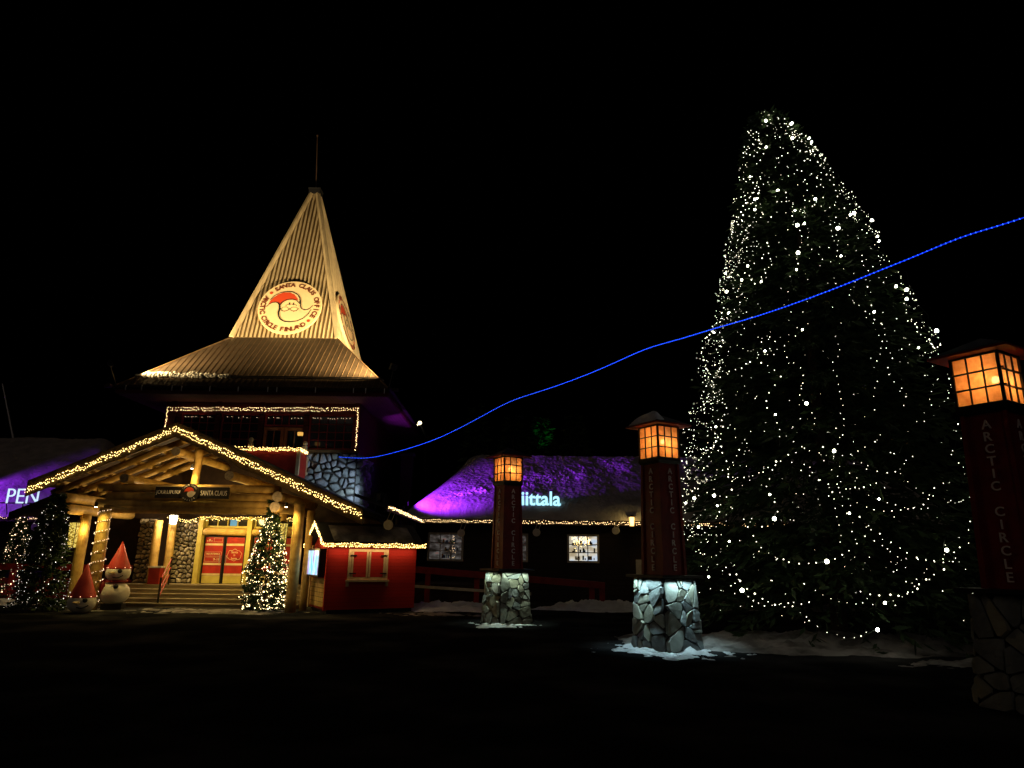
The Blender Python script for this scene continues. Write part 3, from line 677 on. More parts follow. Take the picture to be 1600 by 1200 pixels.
# ------------------------------------------------------------------ entrance front behind the porch
ef = thing('entrance_building', (rx, YB, 0), 'entrance front with stone piers and red double doors under the porch', 'building')
zfl = W(300, 914, 25.0)[2]
flr = MB(); flr.bb((xsl - .6, 25.0, 0), (-5.0, YT + .5, zfl)); flr.build('porch_floor', M['step'], ef)
wb = MB(); X0, X1 = xl2 + .4, re[0] - .4
pl = [(X0, zfl), (X1, zfl), (X1, slope_z(X1) + .05), (rx, slope_z(rx) + .05), (X0, slope_z(X0) + .05)]
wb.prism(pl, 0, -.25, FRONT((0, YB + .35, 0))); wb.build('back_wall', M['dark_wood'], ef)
zst = 3.05
for a, b in ((212, 237), (262, 309)):
    x0, x1 = W(a, 880, YB)[0], W(b, 880, YB)[0]
    pc_ = MB(); pc_.bb((x0 - .04, YB + .03, zfl), (x1, YB + .3, zst)); o = pc_.build('stone_pier', M['mortar'], ef)
    s_ = MB(); stonework(s_, (x0 - .04, YB + .03, zfl), (x1, YB + .03, zfl), (x1, YB + .03, zst), (x0 - .04, YB + .03, zst), .17, rng, .04, .12, .66); vary(s_.build('field_stones', M['stone'], o), s_, [M['stone2'], M['stone3']], 5)
M['doorframe'] = mat('ochre_frame', (.5, .4, .1), .6, (.42, .33, .08), 4)
fx = [W(x, 860, YB - .05)[0] for x in (311, 388, 466)]
for x in fx:
    b = MB(); b.box((x, YB - .02, (zfl + 3.15) / 2), (.17, .3, 3.15 - zfl)); b.build('door_post', M['doorframe'], ef)
zl = W(350, 831, YB)[2]
for a, b in zip(fx[:-1], fx[1:]):
    log('lintel', (a + .1, YB - .02, zl), (b - .1, YB - .02, zl), .14, ef, 3)['label'] = 'round ochre lintel log'
    bay(a + .1, b - .1, zl + .15, 3.12, YB + .1, 4, 1, ef, M['doorframe'], M['glass'], 'transom_window')
    mid = (a + b) / 2; zd1 = zl - .15
    for n_, (c, d) in enumerate(((a + .14, mid - .02), (mid + .02, b - .14))):
        f_ = MB(); f_.bb((c, YB + .02, zfl), (d, YB + .08, zd1)); dr = f_.build('door', M['blackm'], ef)
        H = zd1 - zfl
        def zz(t): return zfl + H * t
        p_ = MB(); p_.bb((c + .05, YB, zz(.17)), (d - .05, YB + .019, zz(.97))); p_.build('red_panel', M['red'], dr)
        for t_ in (.795, .385, .17): p_ = MB(); p_.bb((c + .05, YB - .014, zz(t_)), (d - .05, YB - .001, zz(t_) + .075)); p_.build('cream_band', M['cream'], dr)
        p_ = MB(); p_.bb((c + .05, YB, zz(.01)), (d - .05, YB + .018, zz(.165))); p_.build('kick_plate', M['doorframe'], dr)
        tx = MB(); cx = (c + d) / 2; y_ = YB - .006
        if a == fx[0] and n_ == 0:
            text(tx, 'FREE ENTRANCE', FRONT((cx, y_, zz(.62))), width=.52, height=.07, ext=.003, off=.01)
            text(tx, '9-18', FRONT((cx + .15, y_, zz(.505))), width=.24, height=.09, ext=.003, off=.02)
            for (u0, u1, v0, v1) in ((-.31, .31, .57, .66), (-.31, .31, .46, .55), (-.02, .3, .87, .95)):
                for s_ in ((u0, v0, u1, v0), (u0, v1, u1, v1)): tx.bb((cx + s_[0], y_ - .003, zz(s_[1])), (cx + s_[2], y_ + .003, zz(s_[3]) + .008))
                for u in (u0, u1): tx.bb((cx + u, y_ - .003, zz(v0)), (cx + u + .008, y_ + .003, zz(v1)))
            text(tx, 'OFFICE', FRONT((cx, y_, zz(.71))), width=.5, height=.08, ext=.003) if False else None
            for q in range(3): tx.bb((cx - .28 + q * .08, y_ - .003, zz(.88)), (cx - .24 + q * .08, y_ + .003, zz(.9 + .03 * (q % 2))))
        elif a == fx[0]:
            for s_, t_ in (('Santa', .66), ('is', .60), ('here', .53)): text(tx, s_, FRONT((cx, y_, zz(t_))), height=.085, ext=.003, off=.015)
            pts = [(cx + (.27 + .03 * math.sin(k * 2.3)) * math.cos(k * .393), zz(.6) + (.2 + .025 * math.cos(k * 3.1)) * math.sin(k * .393)) for k in range(17)]
            tx.stroke([(p[0], p[1]) for p in pts], [.014] * 17, 0, .006, FRONT((0, y_, 0)))
        if tx.v: tx.build('poster_print', M['cream'], dr)
        h_ = MB(); hx = d - .1 if n_ == 0 else c + .1; h_.cyl((hx, YB - .05, zz(.42)), (hx, YB - .05, zz(.6)), .014, n=8); h_.build('handle', M['greym'], dr)
# reflection-like blue pane on the transom, its glow put into the material
M['bluepane'] = emit('blue_glow_pane', (.05, .2, .5), .5)
bp_ = MB(); xq = W(364, 816, YB)[0]; bp_.bb((xq - .13, YB + .074, zl + .23), (xq + .13, YB + .079, 3.04)); tag(bp_.build('blue_glow_pane', M['bluepane'], ef), 'blue glowing transom pane')
# steps
es = thing('entrance_steps', (rx, 23.8, 0), 'wide wooden steps climbing to the porch doors', 'steps')
xs0, xs1 = W(168, 930, 24.2)[0], W(470, 930, 24.2)[0]
for k in range(5):
    y0 = 23.75 + .31 * k; z1 = zfl * (k + 1) / 5
    b = MB(); b.bb((xs0, y0, z1 - zfl / 5 + (.0 if k == 0 else .002)), (xs1, 25.02 if k < 4 else 25.0 + .3, z1 - .035)); b.bb((xs0, y0 - .035, z1 - .035), (xs1, y0 + .32, z1))
    b.build('step', M['step'], es)
# ------------------------------------------------------------------ things under the porch
ps = W(297, 769, YP - .25)
sgn = thing('entrance_sign', ps, 'dark sign board with round emblem hanging in the porch gable', 'sign')
a, b_ = W(243, 768, YP - .2), W(358, 769, YP - .2); q = MB(); q.bb((a[0], YP - .22, ps[2] - .2), (b_[0], YP - .15, ps[2] + .17)); q.build('board', M['signblack'], sgn)
q = MB(); q.bb((a[0], YP - .24, ps[2] + .171), (b_[0], YP - .13, ps[2] + .2)); q.build('top_ledge', M['cream'], sgn)
q = MB(); text(q, 'JOULUPUKKI', FRONT(((a[0] + ps[0]) / 2 - .12, YP - .226, ps[2] - .02)), width=.86, height=.16, ext=.006); text(q, 'SANTA CLAUS', FRONT(((b_[0] + ps[0]) / 2 + .14, YP - .226, ps[2] - .02)), width=.86, height=.16, ext=.006); q.build('lettering', M['lettersilver'], sgn)
Td = FRONT((ps[0], YP - .24, ps[2] - .02)); q = MB(); q.prism([(.3 * math.cos(k * .1963), .3 * math.sin(k * .1963)) for k in range(32)], -.02, .05, Td); q.build('emblem_disc', M['signblack'], sgn)
q = MB(); q.prism([(-.18, .0), (-.16, .1), (-.08, .17), (.03, .18), (.12, .12), (.14, .05), (.05, .06), (-.03, .02), (-.08, .05), (-.14, .04)], .051, .06, Td); q.build('emblem_cap', M['redink'], sgn)
q = MB(); q.prism([(.045 + .115 * math.cos(k * .3927), -.045 + .105 * math.sin(k * .3927)) for k in range(16)], .0505, .058, Td); q.prism([(.1, .05), (.2, .02), (.19, -.04), (.12, -.12), (.05, -.06)], .0507, .057, Td); q.build('emblem_face', M['trim'], sgn)
q = MB()
for s_, a0, a1, fl in (('SANTA CLAUS', 150, 30, 0), ('OFFICE', 225, 315, 1)):
    for i, ch in enumerate(s_):
        if ch == ' ': continue
        an_ = R(a0 + (a1 - a0) * i / (len(s_) - 1)); text(q, ch, Td @ Matrix.Translation((.25 * math.cos(an_), .25 * math.sin(an_), .056)) @ Matrix.Rotation(an_ + (math.pi / 2 if fl else -math.pi / 2), 4, 'Z'), height=.05, ext=.003)
q.build('emblem_lettering', M['lettersilver'], sgn)
def hang_lantern(px, py, y, h, wd, label, glassm, e, col, group='lanterns of the entrance', post=None, name='wall_lantern'):
    p = W(px, py, y); t = thing(name, p, label, 'lantern', group)
    g_ = MB(); g_.frustum(wd * .8, wd, -h / 2, h / 2, Matrix.Translation(p)); g_.build('lamp_glass', M[glassm], t)
    c = MB(); c.frustum(wd * 1.4, wd * .3, h / 2 + .005, h / 2 + .1, Matrix.Translation(p)); c.box((p[0], p[1], p[2] - h / 2 - .02), (wd * .9, wd * .9, .03))
    for sx in (-1, 1):
        for sy in (-1, 1): c.cyl((p[0] + sx * wd * .43, p[1] + sy * wd * .43, p[2] - h / 2), (p[0] + sx * wd * .52, p[1] + sy * wd * .52, p[2] + h / 2), .012, n=5)
    c.build('lantern_frame', M['blackm'], t)
    return p
p = hang_lantern(271, 812, 25.42, .3, .2, 'bright white box lantern on the left inner porch post', 'lampw', 0, WARM); point('lantern_glow', p + Vector((0, -.25, .0)), 135, (1, .72, .36), .1)
M['mesh_y'] = picture_mat('patterned_yellow_glass', [(.42, (.25, .14, .01)), (.52, (.8, .55, .08)), (.6, (1, .8, .2))], 16, .9)
p = hang_lantern(115, 836, 23.0, .8, .24, 'tall yellow patterned lantern left of the porch posts', 'mesh_y', 0, GOLD); point('lantern_glow', p + Vector((.35, -.1, .2)), 20, GOLD, .1)
p = hang_lantern(441, 838, 23.6, .85, .24, 'tall yellow patterned lantern behind the small lit spruce', 'mesh_y', 0, GOLD); point('lantern_glow', p + Vector((-.3, -.25, .2)), 25, GOLD, .1)
# small downlights of the porch
for n_, (px, py, y, lab, tgt, e, an_) in enumerate(((300, 732, YP - .3, 'small downlight above the round emblem of the porch sign', (0, .2, -1), 90, 120),
                                  (150, 792, YP - .7, 'small downlight at the top of the post wound with lights', (.15, .35, -1), 120, 120),
                                  (447, 792, YP - .5, 'small downlight near the right porch post', (.1, .4, -1), 120, 120),
                                  (352, 800, 24.5, 'small ceiling light before the red doors', (0, .5, -1), 270, 130))):
    p = W(px, py, y); t = thing('downlight', p, lab, 'downlight', 'downlights of the porch'); q = MB(); q.cyl(p, p + Vector((0, 0, .14)), .05, n=10); q.build('lamp_housing', M['blackm'], t)
    q = MB(); q.cyl(p + Vector((0, 0, -.012)), p + Vector((0, 0, -.002)), .04, n=10); q.build('lamp_lens', M['lampw'], t); spot('downlight_beam', p + Vector((0, 0, -.03)), p + Vector(tgt), e, (1, .74, .2), an_, .8, .06)
point('porch_glow', (rx + 1.0, 24.6, 3.1), 100, (1, .7, .2), .2)
point('gable_glow', W(300, 735, YP - .6), 28, (1, .64, .22), .1)  # fixtureless point lamps added here and below to brighten the gable beams
point('gable_glow', W(420, 812, YP - .9), 35, (1, .64, .22), .1)
# parcel box and rails by the steps
bx_ = thing('red_box', W(245, 912, 25.5), 'red box with pale lid between the inner porch posts', 'box'); c0, c1 = W(233, 912, 25.45), W(254, 886, 25.45)
q = MB(); q.bb((c0[0], 25.3, zfl), (c1[0], 25.7, c1[2] - .03)); q.build('box_body', M['red'], bx_); q = MB(); q.bb((c0[0] - .04, 25.26, c1[2] - .028), (c1[0] + .04, 25.74, c1[2] + .03)); q.build('lid', M['trim'], bx_)
hr = thing('handrail', (W(247, 940, 23.9)[0], 23.9, 0), 'dark metal handrail on the steps with red bars', 'handrail')
a, c = W(247, 938, 23.9), W(264, 905, 25.1); a.z = 0; c.z = zfl
for p in (a, c): q = MB(); q.cyl(p, p + Vector((0, 0, .97)), .035, n=8); q.build('rail_post', M['blackm'], hr)
for h in (.35, .6, .9): q = MB(); q.cyl(a + Vector((0, .02, h)), c + Vector((0, 0, h)), .02, n=6); q.build('rail_bar', M['red'], hr)

# ------------------------------------------------------------------ snowmen
def snowman(px, pyb, depth, label, head_only, yaw):
    g_ = G(px, pyb) if depth is None else W(px, 870, depth); g_.z = 0
    t = thing('snowman', g_, label, 'snowman figure', 'snowman figures by the steps', yaw); L = dict(parent=t, local=True)
    if head_only: zh, rh, hh, zs_ = .31, .39, .98, .82
    else:
        zh, rh, hh, zs_ = 1.13, .37, .86, .78
        b = MB(); b.ball((0, 0, .5), .43, 24, (1, 1, .88)); b.build('body', M['white'], smooth=True, **L)
        b = MB(); b.box((0, 0, .09), (.6, .5, .18)); b.build('plinth', M['blackm'], **L)
        b = MB(); b.lathe([(.15, .84), (.3, .83), (.33, .87), (.27, .91), (.15, .9)], (0, 0, 0)); b.build('scarf', M['darkred'], smooth=True, **L)
        b = MB(); b.ball((-.34, -.2, .66), .11, 12, (.7, .8, 1.9)); b.build('scarf_end', M['darkred'], smooth=True, **L)
        b = MB(); b.ball((.09, -.36, .72), .075, 12); b.build('button', M['ink'], smooth=True, **L)
    b = MB(); b.ball((0, 0, zh), rh, 26, (1, 1, zs_)); b.build('head', M['white'], smooth=True, **L)
    zb_ = zh + rh * .36
    b = MB(); b.lathe([(rh * .9, -.005), (rh * .93, .02), (rh * .91, .05), (rh * .5, hh * .48), (.012, hh), (0, hh + .01)], (0, 0, zb_)); hat = b.build('pointed_hat', M['hat'], smooth=True, **L)
    for k in range(8): a = k * math.pi / 4; b = MB(); b.ball((rh * .95 * math.cos(a), rh * .95 * math.sin(a), zb_ + .035), .01, 6); b.build('hat_light', M['bulb_d'], hat)
    b = MB(); b.ball((.13, -rh * .86, zb_ - .07), .07, 12); b.build('eye', M['ink'], smooth=True, **L)
    b = MB(); b.cyl((-.02, -rh * .9, zh + .0), (-.16, -rh * 1.25, zh + .02), .055, .014, 10); b.build('nose', M['cream'], smooth=True, **L)
    b = MB(); P = []
    for k in range(9):
        x = -.06 + .036 * k; z = zh - .12 - .05 * math.sin(math.pi * k / 8) + .025 * k / 8 * 2; dz = (z - zh) / zs_
        P.append(Vector((x, -math.sqrt(max(.01, rh * rh - x * x - dz * dz)) - .01, z)))
    b.tube(P, .016, 6); b.build('mouth', M['ink'], **L)
    return t
snowman(176, 952, None, 'full snowman figure in a pointed red hat and scarf beside the steps', False, R(14))
snowman(125, 958, None, 'snowman head in a tall red hat standing on the ground by the post', True, R(22))

# ------------------------------------------------------------------ spruces
def spruce(name, label, base, H, prof, nb, per, seed, leaf=.22, droop=.35, cat='spruce tree', group=None, mt='needle', lean=None, zlo=.02):
    ln = lean or (lambda z: 0); r_ = random.Random(seed); t = thing(name, base, label, cat, group); bx0, by0 = base[0], base[1]
    tr = MB(); tr.cyl((bx0, by0, 0), (bx0, by0, H * .97), max(.04, H * .014), .01, 8); trunk = tr.build('trunk', M['trunk'], t)
    fo = MB()
    for b in range(nb):
        u = (b + r_.random()) / nb; u = u ** 1.0
        z = H * (zlo + (.99 - zlo) * u); rr = prof(z) * r_.uniform(.82, 1.06); az = r_.uniform(0, 6.283)
        d = Vector((math.cos(az), math.sin(az), 0)); sd = Vector((-d.y, d.x, 0)); dr = droop * rr * r_.uniform(.6, 1.2)
        for k in range(per):
            s_ = (k + r_.random()) / per; s_ = .3 + .72 * s_
            c = Vector((bx0 + ln(z), by0, z)) + d * rr * s_ - Vector((0, 0, dr * s_ * s_ - .12 * rr * s_))
            side = r_.uniform(-1, 1) * rr * .2 * (1.15 - s_); c += sd * side
            le_ = leaf * r_.uniform(.6, 1.3); dirv = (d * .8 + sd * r_.uniform(-1, 1) + Vector((0, 0, r_.uniform(-.9, .25)))).normalized()
            wv = dirv.cross(Vector((r_.uniform(-1, 1), r_.uniform(-1, 1), r_.uniform(-1, 1)))).normalized() * le_ * .13
            tipv = c + dirv * le_; m_ = c + dirv * le_ * .45
            fo.add([c, m_ + wv, tipv, m_ - wv], [(0, 1, 2, 3)])
    fo.build('crown', M[mt], t); return t
def cone_prof(H, r, p=.85): return lambda z: max(.04, r * (1 - z / H) ** p)
BT = Vector((W(1300, 900, 17.6)[0] + .05, 17.6, 0))
tree_tab = [(0, 3.7), (.8, 4.05), (2, 3.95), (3.5, 3.6), (5, 3.3), (7, 2.85), (9, 2.32), (10.6, 1.82), (12, 1.45), (13, 1.1), (14, .72), (14.6, .4), (14.9, .05)]
blean = lambda z: -.7 * ((z - 9.5) / 5.4) ** 1.5 if z > 9.5 else 0
def big_prof(z):
    for (a, ra), (b, rb) in zip(tree_tab[:-1], tree_tab[1:]):
        if a <= z <= b: return ra + (rb - ra) * (z - a) / (b - a)
    return .05
HT = 14.9
spruce('spruce_tree', 'giant spruce at right covered in white fairy lights from top to foot', BT, HT, lambda z: big_prof(z) * .95, 1250, 34, 5, leaf=.32, droop=.3, lean=blean, zlo=.045)
def giant_string(base, H, prof, label, lean, seed):
    r_ = random.Random(seed); t = thing('light_string', base, label, 'light string', 'strings of lights on trees'); mb = MB(); wr = MB(); pts = []
    def P(a, z, k=1.0):
        rr = prof(max(.15, z)) * (1.02 + .1 * noise.noise((z * .9, a * 2, 3)) + .08 * noise.noise((z * 2.5, a * 5, 8))) * k + .03
        return Vector((base[0] + lean(z) + rr * math.cos(a), base[1] + rr * math.sin(a), max(.12, z)))
    def bulb(p, r0): mb.octa(p + Vector((r_.gauss(0, .012), r_.gauss(0, .012), r_.gauss(0, .012))), r0 * r_.uniform(.7, 1.25)); pts.append(p)
    for s_ in range(27):                                             # strands hanging from the top
        az = s_ * 6.283 / 27 + r_.uniform(-.08, .08); z = H * r_.uniform(.9, .99); ze2 = r_.choice((.2, .3, .5, 1.4, 2.5)); r0 = r_.choice((.0085, .011, .0145)); last = None
        while z > ze2:
            a = az + .35 * noise.noise((z * .35, s_ * 3.1, 0)) + .12 * noise.noise((z * 1.6, s_, 0)); p = P(a, z)
            if noise.noise((z * .45, a * 1.6, seed)) > -.03: bulb(p, r0 * (.65 + .7 * r_.random() ** 2))
            if last is not None: wr.cyl(last, p, .004, n=3, cap=False)
            last = p; z -= .17 * (1.0 + .5 * (prof(max(.1, z)) < 1.4) * -.3)
    for s_ in range(84):                                             # scalloped swags between boughs
        z0 = H * (r_.uniform(.07, .93) if s_ < 66 else r_.uniform(.085, .3)); a0 = r_.uniform(0, 6.283); rr = max(.5, prof(z0)); L = r_.uniform(1.0, 2.6); da = min(1.3, L / rr); z1 = z0 + r_.uniform(-.7, .5); dip = L * r_.uniform(.12, .34)
        if 5.5 < z0 < 12 and abs(((a0 + da / 2) % 6.283) - 4.5) < .45 and r_.random() < .75: continue
        n = int(L / .14); r0 = r_.choice((.0085, .0115, .0155)); last = None
        for k in range(n + 1):
            u = k / n; p = P(a0 + da * u, z0 + (z1 - z0) * u - dip * 4 * u * (1 - u)); bulb(p, r0 * (.6 + .7 * r_.random()))
            if last is not None: wr.cyl(last, p, .004, n=3, cap=False)
            last = p
    for s_ in range(620): z = H * (.7 + .29 * r_.random()); a = r_.uniform(0, 6.283); bulb(P(a, z, r_.uniform(.8, 1.03)), r_.choice((.007, .009, .013)))
    for s_ in range(620): z = H * r_.uniform(.05, .75); a = math.pi + r_.gauss(.12, .36); bulb(P(a, z, r_.uniform(.9, 1.03)), r_.choice((.005, .0065, .009)))
    for s_ in range(380): z = H * r_.uniform(.03, .7); a = r_.uniform(0, 6.283); bulb(P(a, z, r_.uniform(.9, 1.0)), r_.choice((.005, .0065, .009)))
    mb.build('bulbs', M['bulb_t'], t)['kind'] = 'stuff'; wr.build('wire', M['wire'], t)['kind'] = 'stuff'
    front = [p for p in pts if p.y < base[1] - .15 * prof(max(.1, p.z))]; r_.shuffle(front)
    for p in front[:70]:
        q = MB(); q.ball(p + Vector((0, -.06, 0)), r_.choice((.022, .028, .036, .044)), 8); q.build('lamp_bulb', M['bulb_T'], t)
    return t
def tree_string(base, H, prof, strands, step, r, label, m, seed, big=0, swag=0, zmin=.25, bm='bulb_T', part_r=(.03, .05), skip=.12, wob=.35, scat=0, lean=None):
    r_ = random.Random(seed); t = thing('light_string', base, label, 'light string', 'strings of lights on trees'); mb = MB(); wr = MB(); pts_all = []; ln = lean or (lambda z: 0)
    rad = lambda: r * min(2.3, max(.35, r_.lognormvariate(-.25, .55)))
    for s_ in range(scat):
        z = H * ((r_.random() if r_.random() < .5 else .66 + .34 * r_.random()) if scat > 1200 else 1 - r_.random() ** .7) * .97 + .12; a = r_.uniform(0, 6.283)
        if noise.noise((z * (.7 if scat > 1200 else 2.2), a * 1.5, seed)) < (.02 if z < H * .72 and scat > 1200 else -.15): continue
        rr = prof(z) * r_.uniform(.72, 1.08); p = Vector((base[0] + ln(z) + rr * math.cos(a), base[1] + rr * math.sin(a), z)); mb.octa(p, rad()); pts_all.append(p)
    for s_ in range(800 if scat > 1200 else 0):                      # a denser veil on one side
        z = H * r_.uniform(.05, .8); a = math.pi + r_.gauss(.15, .42); rr = prof(z) * r_.uniform(.85, 1.05); p = Vector((base[0] + ln(z) + rr * math.cos(a), base[1] + rr * math.sin(a), z)); mb.octa(p, r * r_.uniform(.35, .7))
    for s_ in range(strands):
        az = s_ * 6.283 / strands + r_.uniform(-.15, .15); ph = r_.uniform(0, 6); z = H * r_.uniform(.86, 1.0); zend = zmin * H * r_.uniform(.0, 1.0) * .3 + .15; last = None
        while z > zend:
            a = az + wob * math.sin(z * .9 + ph) + .5 * noise.noise((z * 1.5, ph, 0)); rr = prof(z) * (1 + .2 * noise.noise((z * 2, az * 3, 3)) - .03) + .02
            p = Vector((base[0] + ln(z) + rr * math.cos(a), base[1] + rr * math.sin(a), z + r_.gauss(0, step * .25)))
            if r_.random() > skip and noise.noise((z * .35, a * 1.2, seed)) > -.1: mb.octa(p, rad()); pts_all.append(p)
            if last is not None and s_ % 3 == 0: wr.cyl(last, p, .005, n=3, cap=False)
            last = p; z -= step * r_.uniform(.7, 1.3) * 1.0
    for s_ in range(swag):
        a0 = r_.uniform(0, 6.283); z0 = H * r_.uniform(.06, .9); da = r_.uniform(.3, .75); dip = r_.uniform(.3, 1.2); n = int(prof(z0) * da / step) + 3
        for k in range(n):
            u = k / (n - 1); z = z0 - dip * 4 * u * (1 - u) * .6 - .5 * u; a = a0 + da * u
            rr = prof(max(.2, z)) * (1 + .1 * noise.noise((a * 3, z, 1))) + .05; p = Vector((base[0] + ln(z) + rr * math.cos(a), base[1] + rr * math.sin(a), max(.15, z) + r_.gauss(0, .02)))
            mb.octa(p, rad()); pts_all.append(p)
    b = mb.build('bulbs', M[m], t); b['kind'] = 'stuff'; wr.build('wire', M['wire'], t) if wr.f else None
    if big:
        front = [p for p in pts_all if p.y < base[1] - .1 * prof(p.z)]; r_.shuffle(front)
        for p in front[:big]:
            q = MB(); q.ball(p + Vector((0, -.05, 0)), r_.uniform(*part_r) * (1 if r_.random() < .6 else .65), 8); q.build('lamp_bulb', M[bm], t)
    return t
giant_string(BT, HT, big_prof, 'long white fairy light string wound over the giant spruce', blean, 4)
S1 = G(411, 956); S2 = G(58, 955); S3 = W(22, 875, 26.5); S3.z = 0
p1_ = lambda z: max(.03, (.5 + .5 * z) if z < .4 else .7 + .05 * math.sin(z * 5) if z < 1.2 else (.7 - .56 * ((z - 1.2) / 1.85) ** .9 if z < 3.05 else .12))
p2_ = lambda z: max(.03, .82 * (1 - z / 3.6) ** .5)
p3_ = lambda z: max(.03, .78 * (1 - z / 3.3) ** .8)
spruce('spruce_tree', 'small spruce with dense golden lights before the entrance steps', S1, 3.6, lambda z: p1_(z) * .96, 330, 26, 8, leaf=.15, droop=.15)
tree_string(S1, 3.55, lambda z: p1_(z), 7, .055, .0122, 'golden light string on the small spruce by the steps', 'bulb_s', 6, swag=26, zmin=.9, skip=.05, scat=720, wob=.9)
spruce('spruce_tree', 'dark spruce with sparse tiny lights left of the snowmen', S2, 3.6, lambda z: p2_(z) * .88, 340, 26, 9, leaf=.16, droop=.15)
tree_string(S2, 3.55, p2_, 4, .13, .0085, 'sparse dim light string on the dark spruce at left', 'bulb_c', 7, swag=20, scat=330)
spruce('spruce_tree', 'little spruce with peach coloured lights at the left edge', S3, 3.3, lambda z: p3_(z) * .9, 220, 22, 10, leaf=.15, droop=.15)
tree_string(S3, 3.3, p3_, 5, .1, .013, 'peach light string on the little spruce at the left edge', 'bulb_d', 8, swag=8, scat=420)

# ------------------------------------------------------------------ garlands on the buildings
yl = YG - .085
garland((rx, yl, rz_), 'golden light string along the porch gable edge', [(le[0] + .02, yl, le[2] + .02), (rx, yl, rz_ + .02), (re[0], yl, re[2] + .02)], .066, 3, .066, .0138)
a, b, c = W(261, 673, YT - .1), W(262, 639, YT - .1), W(560, 640, YT - .1); d = Vector((c[0], YT - .1, W(555, 703, YT - .1)[2])); a.x = b.x
garland(b, 'light string outlining the upper tower windows', [a, b, c, d], .075, 2, .1, .0145, wav=.12, m='bulb_w')
t_ = garland((xb1, yb0, zb1), 'light string on the red balcony rail', [(xb0, yb0 - .03, zb1 + .0), (xb1 + .03, yb0 - .03, zb1 + .0), (xb1 + .03, YT - .3, zb1)], .065, 3, .05, .014)
ze_ = 3.13
garland((fx[0], YB - .2, ze_), 'light string draped above the red doors', [(W(262, 806, YB - .25)[0], YB - .25, 3.14), (W(290, 815, YB - .25)[0], YB - .25, 2.93), (fx[0], YB - .25, 3.05), (fx[1], YB - .25, 3.09), (fx[2], YB - .25, 3.07)], .07, 2, .08, .013, m='bulb_y')
# spiral round the left post
px_ = posts[0]['x']; sp_pts = []
for k in range(150):
    u = k / 149; a_ = u * 2 * math.pi * 9; sp_pts.append(Vector((px_ + .215 * math.cos(a_), YP + .215 * math.sin(a_), .25 + 2.9 * u)))
garland((px_, YP, 0), 'light string wound round the left front porch post', sp_pts, .07, 1, .02, .013, m='bulb_d')

# ------------------------------------------------------------------ kiosk
TH = R(30); KC = W(512, 900, 22.0); KC.z = 0; L_, D_, KH = 2.95, 1.9, 2.12
ks = thing('market_kiosk', KC, 'red wooden market kiosk with golden lights on its eaves', 'kiosk', rz=TH); KL = dict(parent=ks, local=True)
al_ = bpy.data.lights.new('eave_fill_light', 'AREA'); al_.shape = 'RECTANGLE'; al_.size = 2.9; al_.size_y = .05; al_.energy = 7; al_.color = (1, .62, .3)  # unseen strip lamp added to boost the eave bulbs' light on the wall
ao_ = bpy.data.objects.new('eave_fill_light', al_); COL.objects.link(ao_); ao_.location = (1.45, -.19, 2.0); ao_.parent = ks; ao_.rotation_euler = Vector((0, .22, -1)).to_track_quat('-Z', 'Y').to_euler()
q = MB(); q.prism([(0, .12), (D_, .12), (D_, KH), (D_ / 2, KH + .55), (0, KH)], 0, L_, Matrix(((0, 0, 1, 0), (1, 0, 0, 0), (0, 1, 0, 0), (0, 0, 0, 1)))); q.build('wall', M['kioskred'], **KL)
q = MB(); q.bb((.06, .06, 0), (L_ - .06, D_ - .06, .118)); q.build('plinth', M['blackm'], **KL)
q = MB()
for sgn_ in (0, 1):
    y0, y1 = (-.22, D_ / 2) if sgn_ == 0 else (D_ + .22, D_ / 2); z0, z1 = KH - .06, KH + .66
    q.add([(-.25, y0, z0), (L_ + .2, y0, z0), (L_ + .2, y1, z1), (-.25, y1, z1), (-.25, y0, z0 + .06), (L_ + .2, y0, z0 + .06), (L_ + .2, y1, z1 + .06), (-.25, y1, z1 + .06)], [(0, 3, 2, 1), (4, 5, 6, 7), (0, 1, 5, 4), (1, 2, 6, 5), (2, 3, 7, 6), (3, 0, 4, 7)])
q.build('roof', M['roofdark'], **KL)
q = MB(); vs = []; fs = []; n = 30
for j in range(9):
    for i in range(n + 1):
        u, v = i / n, j / 8; x = .1 + u * (L_ - .2); y = -.1 + v * (D_ / 2 - .1); z = KH + .02 + (y + .22) * .62 + .14 * min(1, 4 * u * (1 - u) * 2) ** .5 * (math.sin(math.pi * v) ** .5 if 0 < v < 1 else 0) * (.8 + .4 * noise.noise((x * 2, y * 2, 3)))
        vs.append((x, y, z))
for j in range(8):
    for i in range(n): k = j * (n + 1) + i; fs.append((k, k + 1, k + n + 2, k + n + 1))
q.add(vs, fs); q.build('roof_snow', M['snow_dirty'], smooth=True, **KL)
q = MB(); q.bb((-.29, -.27, KH - .08), (L_ + .22, -.225, KH + .03)); q.build('eave_board', M['cream'], **KL)
wx0, wx1, wz0, wz1 = .62, 1.95, 1.02, 1.98                           # shuttered window on the long side
q = MB(); q.bb((wx0, -.06, wz0), (wx0 + .09, -.002, wz1)); q.bb((wx1 - .09, -.06, wz0), (wx1, -.002, wz1)); q.bb((wx0 + .09, -.06, wz1 - .08), (wx1 - .09, -.002, wz1)); q.bb((wx0 + .09, -.055, wz0), (wx1 - .09, -.002, wz0 + .08))
q.bb((wx0 - .05, -.12, wz0 - .06), (wx1 + .05, -.002, wz0 - .003)); q.bb((wx0 - .03, -.08, wz0 - .2), (wx0 + .05, -.004, wz0 - .062)); q.bb((wx1 - .05, -.08, wz0 - .2), (wx1 + .03, -.004, wz0 - .062)); wf = q.build('window_frame', M['cream'], **KL)
mx_ = (wx0 + wx1) / 2
